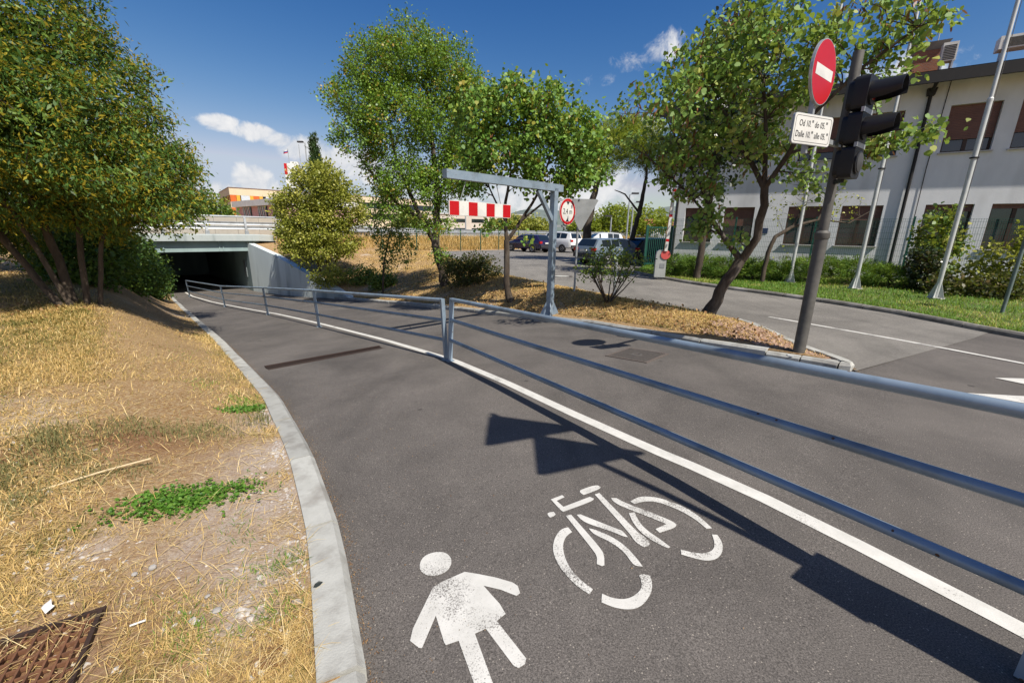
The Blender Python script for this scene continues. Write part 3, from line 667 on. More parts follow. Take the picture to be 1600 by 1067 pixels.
for k, yy in enumerate((.37, .0, -.37)):
    hb = MB(); hb.prism(rounded(.285, .355, .05, 4), -.11, .03, Mt @ Matrix.Translation((0, yy, 0))); hb.prism(rounded(.23, .30, .06, 4), -.17, -.11, Mt @ Matrix.Translation((0, yy, 0)))
    h = hb.build('lamp_housing', BLACK, tl, 40)
    lens_m = [mat('dark_red_lens', (.22, .008, .006), (.16, .005, .004), 6, .25), mat('dark_lens', (.02, .02, .02), None, 6, .3), mat('grey_blank_cover', (.035, .036, .037), (.05, .05, .05), 12, .7)][k]
    ML = Mt @ Matrix.Translation((0, yy, .03))
    MB().lathe([(.125, 0), (.125, .02), (.108, .024)], 28, ML).build('lens_rim', BLACK, h, 40)
    MB().lathe([(.108, .006), (.104, .03 if k == 2 else .016), (.06, .042 if k == 2 else .03), (.01, .05 if k == 2 else .034)], 28, ML).build('lens', lens_m, h, 60)
    if k < 2:
        mb = MB(); nn = 22; o = 0
        for zz, cut, rr in ((.02, .0, .125), (.15, .10, .123), (.29, .35, .120)):
            for r in (rr, rr - .006):
                for j in range(nn + 1):
                    a = math.radians(-42 + cut * 60) + (math.radians(264 - cut * 120)) * j / nn
                    mb.v.append(tuple(ML @ Vector((r * math.cos(a), r * math.sin(a) - .06 * (zz > .3) * 0, zz))))
        c = 2 * (nn + 1)
        for i in range(2):
            for q in (0, nn + 1):
                for j in range(nn): mb.f.append((i * c + q + j, i * c + q + j + 1, (i + 1) * c + q + j + 1, (i + 1) * c + q + j))
        for j in range(nn): mb.f.append((2 * c + j, 2 * c + j + 1, 2 * c + nn + 2 + j, 2 * c + nn + 1 + j))
        mb.build('visor', BLACK, h, 50)
for zz in (.56, -.56):
    MB().bar(Mt @ Vector((0, zz, -.08)), pb - lc + Vector((0, 0, 2.88 + zz)), .035, .05).build('bracket', BLACK, tl)
for yy in (.185, -.185):
    MB().box(Mt @ Vector((-.0, yy, .02)), (.30, .03, .05), math.atan2(TX.y, TX.x)).build('joint_strip', GALV2, tl)

SX = Vector((math.sin(math.radians(53)), math.cos(math.radians(53)), 0)); SN = Vector((SX.y, -SX.x, 0))
PXD = Vector((math.sin(math.radians(69)), math.cos(math.radians(69)), 0)); PN = Vector((PXD.y, -PXD.x, 0))
nc = Vector((3.235, 4.97, 3.32)); sp = Vector((3.235, 4.97, 0)) - SN * .05
ne = thing('no_entry_sign', 'round red no entry sign with white bar and aluminium rim', 'road sign', nc)
Mn = frame_M((0, 0, 0), SX, SN)
MB().prism(disc_poly(.305, 48), -.03, .0, Mn).build('sign_plate', GALV2, ne)
MB().prism(disc_poly(.297, 48), .0004, .002, Mn).build('red_disc', RED, ne)
MB().prism([(-.225, -.052), (.225, -.052), (.225, .052), (-.225, .052)], .0024, .0036, Mn).build('white_bar', WHITE, ne)
MB().bar(Vector((0, 0, -.78)) - SN * .055, Vector((0, 0, .2)) - SN * .055, .05, .05, SX).build('sign_stem', GALV2, ne)
MB().bar(Vector((0, 0, -.60)) - SN * .055, pb + Vector((0, 0, 2.75)) - nc, .05, .05).build('arm', GALV2, ne)
pc = Vector((3.215, 4.955, 2.765))
pl = thing('time_plate', 'white plate with two lines of opening hours below the no entry sign', 'sign plate', pc)
Mp = frame_M((0, 0, 0), PXD, PN)
MB().prism(rounded(.60, .30, .035), -.025, .0, Mp).build('plate', GALV2, pl)
MB().prism(rounded(.592, .292, .033), .0004, .0016, Mp).build('plate_face', WHITE, pl)
mb = MB(); A_, B_ = rounded(.555, .255, .028), rounded(.546, .246, .025); n = len(A_); mb.v = [tuple(Mp @ Vector((x, y, .0024))) for x, y in A_ + B_]
mb.f = [(i, (i + 1) % n, n + (i + 1) % n, n + i) for i in range(n)]; mb.build('border_line', INK, pl)
def plate_line(chunks, y):
    made, x = [], 0.0
    for body, size, dy, adv in chunks:
        o = text_obj('lettering', body, size, INK, Matrix.Diagonal((.74, 1, 1, 1)), pl, 'LEFT', .0004, 0.0); o['kind'] = 'stuff'; xs = [v.co.x for v in o.data.vertices]
        made.append((o, x - min(xs), dy)); x += max(xs) - min(xs) + adv
    for o, x0, dy in made: o.data.transform(Mp @ Matrix.Translation((x0 - x / 2, y + dy, .0032)))
plate_line([('Od 10.', .088, 0, .010), ('00', .036, .028, .026), ('do 05.', .088, 0, .010), ('00', .036, .028, 0)], .052)
plate_line([('Dalle 10.', .088, 0, .010), ('00', .036, .028, .026), ('alle 05.', .088, 0, .010), ('00', .036, .028, 0)], -.055)

BUMP_ = BLACK
# signs behind the photographer's right whose shadow falls on the path
sg = thing('warning_sign_post', 'tall thin post with two stacked triangular warning signs beside the railing end', 'road sign', (2.46, .74, -.01))
MB().tube([Z * 0, Z * 4.95], .032, 12).build('post', GALV2, sg, 60)
for zz in (4.48, 3.72):
    Ms = frame_M((0, -.05, zz), (.93, .34, 0), (.34, -.93, 0))
    MB().prism([(-.46, -.27), (-.42, -.30), (.42, -.30), (.46, -.27), (.04, .46), (-.04, .46)], -.01, .01, Ms).build('sign_plate', WHITE, sg)
cb = thing('control_cabinet', 'narrow grey traffic control cabinet beside the end of the railing', 'cabinet', (2.27, .93, .0))
MB().box((0, 0, .6), (.28, .26, 1.2), .6).build('body', SIGNBACK, cb); MB().box((0, 0, 1.215), (.31, .29, .03), .6).build('lid', SIGNBACK, cb)

# ------------------------------------------------------------------ ironwork in the ground
def channel():
    P = [uw(1.66, 7.12), uw(3.60, 7.05)]; a, b = Vector((*P[0], 0)), Vector((*P[1], 0)); z = float(zl(7.08)) + .004
    t = thing('drain_channel', 'rusty slotted drain channel across the foot path', 'drain', (a.x, a.y, z)); d = (b - a); L = d.length; rz = math.atan2(d.y, d.x); t.rotation_euler = (0, 0, rz)
    tilt = 0
    for y in (-.11, .11): MB().box((L / 2, y, .003), (L, .03, .012)).build('frame_bar', RUST, t)
    MB().box((L / 2, 0, -.006), (L, .19, .004)).build('channel_bottom', mat('dark_mud', (.02, .014, .01), None, 10, .95), t)
    mb = MB(); n = int(L / .03)
    for k in range(n): mb.box((.015 + k * .03, 0, .003), (.014, .19, .008))
    o = mb.build('grating_bars', RUST, t); o['kind'] = 'stuff'
channel()
def drain_cover():
    c = uw(5.70, 2.98); z = float(zl(2.98)) + .004
    t = thing('drain_cover', 'square cast iron drain cover with a studded pattern in the lane', 'drain cover', (c[0], c[1], z), math.pi / 4); sl_ = -(zl(3.3) - zl(2.65)) / .65
    t.rotation_euler = Matrix.Rotation(math.pi / 4, 3, 'Z').to_euler(); t.rotation_euler = (Matrix.Rotation(0, 3, 'Z') @ Matrix.Rotation(math.atan(float(sl_)), 3, Vector((1 / R2, 1 / R2, 0)) * -1) @ Matrix.Rotation(math.pi / 4, 3, 'Z')).to_euler()
    MB().box((0, 0, .0), (.60, .60, .008)).build('plate', IRON, t)
    for x, y, sx, sy in ((0, .325, .7, .04), (0, -.325, .7, .04), (.325, 0, .04, .61), (-.325, 0, .04, .61)): MB().box((x, y, .002), (sx, sy, .012)).build('frame_bar', mat('cover_frame_iron', (.16, .13, .11), None, 12, .7, .3), t)
    mb = MB()
    for i in range(13):
        for j in range(13):
            if abs(i - 6) + abs(j - 6) > 2: mb.box((-.276 + i * .046, -.276 + j * .046, .0065), (.026, .026, .006))
    o = mb.build('studs', mat('worn_iron', (.24, .215, .19), (.17, .15, .13), 20, .5, .6), t); o['kind'] = 'stuff'
    ring(MB(), .05, .085, .004, .010, Matrix.Identity(4), 20).build('emblem_ring', bpy.data.materials['worn_iron'], t)
drain_cover()
mh = thing('manhole_cover', 'round pale manhole cover in the side road beyond the gallows post', 'manhole cover', (1.88, 16.2, .006))
ring(MB(), .30, .42, .0, .012, Matrix.Identity(4), 28).build('collar', mat('dark_patch', (.075, .065, .058), None, 10, .9), mh); MB().prism(disc_poly(.295, 28), .0, .010).build('lid', KERB, mh)
RUST2 = mat('bright_rust', (.17, .075, .035), (.11, .05, .025), 30, .85)
def corner_grate():
    t = thing('rusty_grate', 'rusty iron floor grate half buried in the dry grass corner', 'grate', (-1.79, 1.05, float(ground_z(-1.79, 1.05)) + .012), math.radians(30)); S = .50
    t.rotation_euler = (0, 0, math.radians(30.7))
    for x, y, sx, sy in ((0, S / 2, S + .03, .016), (0, -S / 2, S + .03, .016), (S / 2, 0, .016, S - .016), (-S / 2, 0, .016, S - .016)): MB().box((x, y, 0), (sx, sy, .03)).build('frame_bar', RUST, t)
    for k in range(13): MB().box((-S / 2 + .036 + k * .0357, 0, .004), (.007, S - .016, .02)).build('bar', RUST2, t)
    for k in range(10): MB().box((0, -S / 2 + .045 + k * .0455, .003), (S - .016, .007, .016)).build('cross_bar', RUST2, t)
    MB().box((0, 0, -.018), (S, S, .01)).build('pit_bottom', mat('brown_mud', (.045, .022, .012), (.025, .013, .009), 14, .95), t)
corner_grate()

# ------------------------------------------------------------------ bridge railing and highway guard rails
def bridge_rail():
    t = thing('bridge_railing', 'pale steel railing with slanted posts on the bridge edge', 'railing', uwz(0, W0 - .1, 1.18))
    o = t.location
    for u in (-6.6, -4.5, -2.4, -.9, 1.1, 3.15, 5.24, 7.33, 9.3):
        lean = Vector((0, 0, 1)); a = uwz(u, W0 - .10, 1.15) - o; b = uwz(u, W0 + .08, 2.24) - o
        ps = MB().bar(a, b, .09, .12, E_).build('post', GALV2, t); MB().box(a + Vector((0, 0, .12)), (.2, .16, .24), math.pi / 4).build('post_foot', GALV2, ps)
    for z, r, dw in ((2.26, .055, .08), ): MB().tube([uwz(-9, W0 + dw, z) - o, uwz(11.5, W0 + dw, z) - o], r, 10).build('handrail', GALV2, t, 60)
    for z, dw in ((1.84, .14), (1.58, .12)):
        mb = MB(); pr = [(0, -.10), (.05, -.08), (.02, -.03), (.02, .03), (.05, .08), (0, .10)]
        for u in (-60, -9, 11.5, 16): mb.v += [tuple(uwz(u, W0 + dw - dx, z + dz) - o) for dx, dz in pr]
        for i in range(3):
            for j in range(6): mb.f.append((i * 6 + j, i * 6 + (j + 1) % 6, (i + 1) * 6 + (j + 1) % 6, (i + 1) * 6 + j))
        mb.build('guard_beam', GALV2, t)
bridge_rail()
def far_barrier():
    t = thing('median_barrier', 'beige concrete barrier of upright panels beyond the bridge railing', 'barrier', uwz(3, 39, .9)); o = t.location
    for k in range(18):
        mb = MB(); uw_box(mb, -14 + k * 1.5, -14 + k * 1.5 + 1.485, 39, 39.2, .91, 2.45); mb.v = [tuple(Vector(v) - o) for v in mb.v]; mb.build('panel', mat('beige_concrete', (.40, .37, .31), (.34, .31, .26), 2, .9), t)
far_barrier()
def guard_rail(w, label, u0, u1):
    t = thing('guard_rail', label, 'guard rail', uwz(u0, w, .9), 0, 'highway guard rails'); o = t.location
    u = u0
    while u < u1: MB().bar(uwz(u, w + .06, .85) - o, uwz(u, w + .06, 1.78) - o, .10, .12, E_).build('post', GALV2, t); u += 3.2
    for z in (1.62, 1.28):
        mb = MB(); pr = [(0, -.14), (.06, -.10), (.02, -.03), (.02, .03), (.06, .10), (0, .14)]
        for uu in (u0, u1): mb.v += [tuple(uwz(uu, w - dx, z + dz) - o) for dx, dz in pr]
        for j in range(6): mb.f.append((j, (j + 1) % 6, 6 + (j + 1) % 6, 6 + j))
        mb.build('guard_beam', GALV2, t)
guard_rail(32.2, 'near guard rail along the highway behind the dry field', 13, 78)
guard_rail(45.8, 'far guard rail on the other side of the highway', 13, 110)

# ------------------------------------------------------------------ car park fence: green posts with thin wires
def wire_fence():
    t = thing('wire_fence', 'thin green wire fence between the car park and the dry field', 'fence', uwz(17, 28.75, .1)); o = t.location
    us = [15.2, 16.6, 18.1, 20.2, 22.4, 24.6, 26.8, 29.4, 32, 34.6, 37.2, 39.8]
    for u in us: MB().bar(uwz(u, 28.75, .0) - o, uwz(u, 28.75, 1.78) - o, .055, .055, E_).build('post', GREEN_P, t)
    for a, b in zip(us, us[1:]):
        mb = MB(); n = int((b - a) / .16)
        for k in range(1, n): mb.bar(uwz(a + (b - a) * k / n, 28.75, .1) - o, uwz(a + (b - a) * k / n, 28.75, 1.7) - o, .004, .004, E_)
        for z in (.15, .5, .9, 1.3, 1.68): mb.bar(uwz(a, 28.75, z) - o, uwz(b, 28.75, z) - o, .005, .005)
        mb.build('wire_panel', GREEN_P, t)
wire_fence()

# ------------------------------------------------------------------ white office building
FA = Vector((16.4, 15.0, 0)); FX = Vector((.8412, -.5408, 0)); FY = Vector((.5408, .8412, 0)); FRZ = math.atan2(FX.y, FX.x)
PLASTER = mat('white_rough_plaster', (.68, .68, .68), (.61, .61, .61), 1.6, .9, bump=.35, bscale=45, c3=(.46, .455, .45), big=.5, streak=(1, 1, .35))
WOOD = mat('brown_window_frame', (.055, .028, .016), (.04, .02, .012), 20, .55)
SHUT = mat('brown_roller_shutter', (.17, .078, .056), (.14, .064, .046), 6, .6)
GLASS = mat('dark_window_glass', (.02, .032, .036), (.015, .022, .025), 1.5, .05, spec=.9)
CURT = mat('pale_curtain', (.16, .20, .20), (.09, .12, .12), 4, .9, streak=(6, 6, .2))
FASC = mat('dark_fascia', (.012, .011, .011), (.018, .016, .015), 5, .7)
EAVE = mat('pale_soffit', (.42, .47, .52), None, 4, .8)
ob = thing('office_building', 'two storey white plastered building with brown shuttered windows and dark eaves', 'building', FA, FRZ)
WINS = []
for s0, s1, sh in ((8.75, 9.98, .25), (7.15, 8.33, .52), (4.65, 5.92, .30), (2.90, 4.15, .36), (.48, 1.73, .16), (-1.20, .05, .10), (-3.3, -2.0, .2), (-6, -4.7, .3)):
    WINS.append((-s1, -s0, 1.33, 2.84, sh)); WINS.append((-s1, -s0, 4.57, 6.08, {.16: .72, .10: .66}.get(sh, .8)))
WINS = [w for w in WINS if not (w[2] > 3 and w[0] > 3.5)]
def wall_boxes(mb, x0, x1, z0, z1, y0, y1, holes):
    xs = sorted({x0, x1} | {h[0] for h in holes} | {h[1] for h in holes})
    for a, b in zip(xs, xs[1:]):
        hs = sorted([(h[2], h[3]) for h in holes if h[0] <= a + 1e-6 and h[1] >= b - 1e-6]); z = z0
        for h0, h1 in hs + [(z1, z1)]:
            if h0 - z > 1e-4: mb.box(((a + b) / 2, (y0 + y1) / 2, (z + h0) / 2), (b - a, y1 - y0, h0 - z))
            z = h1
mb = MB(); wall_boxes(mb, -10.45, 14, -.1, 6.93, 0, .3, WINS); mb.build('front_wall', PLASTER, ob)
MB().box((-10.3, 5.15, 3.415), (.3, 9.7, 7.03)).build('side_wall', PLASTER, ob); MB().box((13.85, 5.15, 3.415), (.3, 9.7, 7.03)).build('side_wall', PLASTER, ob); MB().box((1.775, 10.15, 3.415), (24.4, .3, 7.03)).build('back_wall', PLASTER, ob)
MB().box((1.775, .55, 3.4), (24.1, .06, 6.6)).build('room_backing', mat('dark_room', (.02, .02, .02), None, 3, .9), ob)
MB().box((1.775, 4.7, 6.955), (26.5, 10.8, .05)).build('soffit', EAVE, ob)
MB().box((1.775, -.75, 6.86), (26.6, .09, .36)).build('fascia', FASC, ob)
mb = MB(); mb.add([(-11.5, -.80, 7.045), (15, -.80, 7.045), (15, 10.4, 7.045), (-11.5, 10.4, 7.045), (-7, 4.6, 8.45), (10.5, 4.6, 8.45)], [(3, 2, 1, 0), (0, 1, 5, 4), (1, 2, 5), (2, 3, 4, 5), (3, 0, 4)]); mb.build('roof', mat('brown_roof_tiles', (.16, .09, .06), (.11, .065, .045), 12, .85, bump=.5, bscale=12), ob)
for x0, x1, z0, z1, sh in WINS:
    w, h, cx = x1 - x0, z1 - z0, (x0 + x1) / 2
    mb = MB(); t_ = .06
    for bx, bz, sx, sz in ((cx, z0 + t_ / 2, w, t_), (cx, z1 - t_ / 2, w, t_), (x0 + t_ / 2, (z0 + z1) / 2, t_, h - 2 * t_), (x1 - t_ / 2, (z0 + z1) / 2, t_, h - 2 * t_), (cx - .02, (z0 + z1) / 2, .10, h - 2 * t_)): mb.box((bx, .19, bz), (sx, .07, sz))
    wn = mb.build('window', WOOD, ob)
    for sgn in (-1, 1):
        MB().box((cx + sgn * w * .25, .205, (z0 + z1) / 2), (w / 2 - .06, .012, h - .1)).build('pane', GLASS, wn)
    MB().box((cx + w * .12, .32, (z0 + z1) / 2), (w * .7, .02, h)).build('curtain', CURT, wn)
    mb = MB(); ns = max(3, int(h * sh / .05)); y = .13
    for k in range(ns): mb.box((cx, .13, z1 - (k + .5) * h * sh / ns), (w - .012, .022, h * sh / ns * .88))
    o = mb.build('shutter_slats', SHUT, wn); o['kind'] = 'stuff'
    MB().box((cx, .10, z0 - .02), (w + .10, .36, .04)).build('sill', mat('stone_sill', (.50, .48, .45), None, 8, .8), wn)
for xx in (-2.35, ):
    mb = MB(); mb.tube([(xx, -.09, .2), (xx, -.09, 6.4), (xx, -.12, 6.55), (xx, -.66, 6.75)], .055, 10); mb.build('downspout', FASC, ob, 60); MB().box((xx, -.1, 6.55), (.2, .18, .22), taper=1.3).build('rainwater_hopper', FASC, ob)
MB().tube([(-1.95, -.03, .2), (-1.98, -.03, 4.1), (-1.9, -.03, 6.9)], .012, 6).build('wall_cable', FASC, ob); MB().tube([(-10.35, -.07, .2), (-10.35, -.07, 6.8)], .05, 8).build('downspout', FASC, ob, 60)
MB().box((-6.66, -.012, 1.86), (.25, .02, .22)).build('wall_plaque', mat('blue_plaque', (.03, .045, .11), None, 6, .4), ob)
mb = MB()
for x in (-.52, .52): mb.box((0, 0, 0), (.01, .01, .01))
def loc_w(x, y, z): return FA + FX * x + FY * y + Vector((0, 0, z))
ch = MB(); ch.box((1.0, 3.0, 8.2), (1.0, .7, 1.6)); BR = None
cm = bpy.data.materials.new('chimney_brick'); cm.use_nodes = True; T = NT(cm.node_tree); o_ = T.n('ShaderNodeOutputMaterial'); b_ = T.n('ShaderNodeBsdfPrincipled'); T.l(b_.outputs[0], o_.inputs[0])
bk = T.n('ShaderNodeTexBrick'); bk.inputs['Scale'].default_value = 4.5; bk.inputs['Color1'].default_value = (.30, .11, .05, 1); bk.inputs['Color2'].default_value = (.22, .08, .04, 1); bk.inputs['Mortar'].default_value = (.2, .17, .14, 1)
mp_ = T.n('ShaderNodeMapping'); mp_.inputs['Rotation'].default_value = (math.pi / 2, 0, 0); T.l(T.n('ShaderNodeTexCoord').outputs['Object'], mp_.inputs[0]); T.l(mp_.outputs[0], bk.inputs['Vector']); T.l(bk.outputs[0], b_.inputs[0]); b_.inputs['Roughness'].default_value = .9
cpos = Vector((16.25, 18.9, 0)) - FA; cx_, cy_ = cpos.dot(FX), cpos.dot(FY)
cz = 7.045 + (cy_ + 1.14) * .245
c_ = MB().box((cx_, cy_, (cz + 8.85) / 2 - .1), (.80, .55, 8.85 - cz + .2)).build('chimney', cm, ob)
MB().add(*(lambda a, b, z0, z1: ([(cx_ + sx * a, cy_ + sy * a * .75, z0) for sx, sy in ((-1, -1), (1, -1), (1, 1), (-1, 1))] + [(cx_ + sx * b, cy_ + sy * b * .75, z1) for sx, sy in ((-1, -1), (1, -1), (1, 1), (-1, 1))], [(3, 2, 1, 0), (4, 5, 6, 7), (0, 1, 5, 4), (1, 2, 6, 5), (2, 3, 7, 6), (3, 0, 4, 7)]))(.40, .58, 8.75, 9.0)).build('chimney_cap', mat('cap_concrete', (.2, .19, .17), None, 8, .9), c_)
def ac_unit(px, label, size, zb):
    p = Vector(px); t = thing('air_conditioner', label, 'air conditioner', (p.x, p.y, zb), FRZ)
    w, d, h = size; MB().box((0, 0, h / 2 + .06), (w, d, h)).build('casing', mat('ac_white', (.62, .62, .58), (.5, .5, .46), 5, .5), t)
    mb = MB()
    for k in range(9): mb.box((0, -d / 2 - .008, .12 + k * (h - .12) / 9), (w * .8, .016, (h - .12) / 18))
    o = mb.build('grille_bars', BLACK, t); o['kind'] = 'stuff'
    for s_ in (-1, 1): MB().box((s_ * w * .35, 0, -.2), (.05, d, .52)).build('bracket', GALV2, t)
def roof_z(x, y): q = Vector((x, y, 0)) - FA; return 7.045 + (q.dot(FY) + 1.14) * .245
ac_unit((16.25, 18.0), 'tall pale air conditioner with dark grille beside the brick chimney', (.42, .36, .62), 8.05 if roof_z(16.25, 18.0) < 8.0 else roof_z(16.25, 18) + .3)
ac_unit((18.1, 17.3), 'wide pale air conditioner low on the roof edge at the right', (1.15, .5, .42), roof_z(18.1, 17.3) + .25)
at_ = thing('roof_aerial', 'thin roof mast standing behind the brick chimney', 'aerial', (16.8, 19.2, roof_z(16.8, 19.2))); MB().tube([Z * 0, Z * 2.3], .02, 6).build('mast', GALV2, at_)

# welded mesh fence in front of the building
mf = thing('mesh_fence', 'green posts with a fine wire mesh fence in front of the white building', 'fence', loc_w(-5, -1.2, .1), FRZ)
PX = [-10.4, -7.68, -4.93, -2.15, .62, 3.4, 6.2, 9]
for x in PX: MB().box((x + 5, 0, 1.14), (.06, .06, 2.3)).build('post', GREEN_P, mf)
for a, b in zip(PX, PX[1:]):
    mb = MB(); n = int((b - a) / .06)
    for k in range(1, n): mb.box((a + 5 + (b - a) * k / n, -.035, 1.12), (.0055, .0055, 2.2))
    for z in (.12, .32, .52, .72, .92, 1.12, 1.32, 1.52, 1.72, 1.92, 2.12, 2.2): mb.box(((a + b) / 2 + 5, -.042, z), (b - a, .006, .006))
    mb.build('wire_panel', GREEN_P, mf)
# green gate at the end of the fence
gt = thing('gate', 'dark green steel gate beside the corner of the white building', 'gate', (6.35, 20.55, .05), math.radians(8))
for x in (.0, 1.25): MB().box((x, 0, 1.0), (.09, .09, 2.0)).build('post', GREEN_P, gt)
MB().box((.625, 0, .2), (1.15, .05, .06)).build('frame_bar', GREEN_P, gt); MB().box((.625, 0, 1.9), (1.15, .05, .06)).build('frame_bar', GREEN_P, gt)
for k in range(12): MB().box((.09 + k * .097, 0, 1.05), (.025, .025, 1.64)).build('bar', GREEN_P, gt)

# ------------------------------------------------------------------ flag poles
def flagpole(x, y, z, label):
    t = thing('flag_pole', label, 'flag pole', (x, y, z), 0, 'flag poles on the lawn')
    m = mat('pale_pole_paint', (.56, .57, .55), (.47, .48, .46), 6, .4, .2)
    MB().tube([Z * 0, Z * 4.7], .052, 14).build('lower_tube', m, t, 60); MB().tube([Z * 4.7, Z * 8.6], .038, 12).build('upper_tube', m, t, 60); MB().lathe([(.055, 4.66), (.058, 4.72), (.04, 4.75)], 14).build('joint', m, t)
    MB().lathe([(.085, 3.42), (.085, 3.45), (.05, 3.45)], 10).build('clamp_ring', BLACK, t)
    MB().tube([(.055, -.04, 1.2), (.05, -.035, 8.5)], .006, 5).build('halyard', mat('rope', (.12, .11, .1), None, 9, .9), t)
    for a in (0, 1, 2, 3):
        d = Matrix.Rotation(a * math.pi / 2 + .5, 3, 'Z') @ Vector((1, 0, 0)); s = Vector((-d.y, d.x, 0)) * .006; pts = [d * .045 + Z * .02, d * .17 + Z * .02, d * .15 + Z * .08, d * .05 + Z * .42]
        MB().add([p + s for p in pts] + [p - s for p in pts], [(0, 1, 2, 3), (7, 6, 5, 4), (0, 4, 5, 1), (1, 5, 6, 2), (2, 6, 7, 3), (3, 7, 4, 0)]).build('base_fin', m, t)
    MB().box((0, 0, .01), (.3, .3, .03), .5).build('base_plate', KERB, t)
flagpole(11.15, 10.96, .13, 'tall pale flag pole farthest right on the lawn, rising past the roof')
flagpole(10.50, 12.83, .13, 'middle pale flag pole standing behind the signal mast')
flagpole(9.43, 14.28, .13, 'pale flag pole nearest the forked tree, behind the time plate')
rs = thing('street_sign', 'grey green sign post with a white plate at the right edge of the lawn', 'road sign', (10.72, 9.02, .1))
MB().tube([Z * 0, Z * 1.9], .035, 10).build('post', mat('green_grey_post', (.16, .20, .19), None, 8, .6, .3), rs, 60); MB().box((.06, -.05, 1.62), (.45, .02, .34), .5).build('plate', WHITE, rs)

# ------------------------------------------------------------------ car park barrier
bg = thing('car_park_barrier', 'grey barrier post with red disc and a raised red and white arm', 'barrier', (5.46, 15.7, .10), math.radians(-12))
MB().prism([(-.19, 0), (.19, 0), (.18, .80), (.15, .93), (.06, .98), (-.10, .98), (-.17, .92), (-.19, .80)], -.14, .14, Matrix.Rotation(math.pi / 2, 4, 'X')).build('cabinet', mat('barrier_grey', (.36, .37, .35), (.30, .31, .29), 5, .5), bg)
MB().prism(disc_poly(.165, 24), 0, .02, Matrix.Translation((.13, -.15, .82)) @ Matrix.Rotation(math.pi / 2, 4, 'X')).build('red_disc', mat('faded_red', (.58, .09, .08), None, 5, .5), bg)
MB().box((0.05, -.145, .42), (.16, .01, .16)).build('notice', SIGNBACK, bg)
a0, a1 = Vector((.12, -.19, .95)), Vector((.26, -.19, 5.2)); MB().bar(a0, a1, .05, .10, (1, 0, 0)).build('arm', WHITE, bg)
for k in range(5):
    p = a0.lerp(a1, .08 + k * .2); q = a0.lerp(a1, .08 + k * .2 + .022); MB().bar(p, q, .054, .104, (1, 0, 0)).build('red_band', RED, bg)
MB().bar(a0 + Vector((-.055, 0, 0)), a1 + Vector((-.055, 0, 0)), .03, .02, (1, 0, 0)).build('rubber_edge', mat('orange_edge', (.5, .2, .04), None, 6, .6), bg)
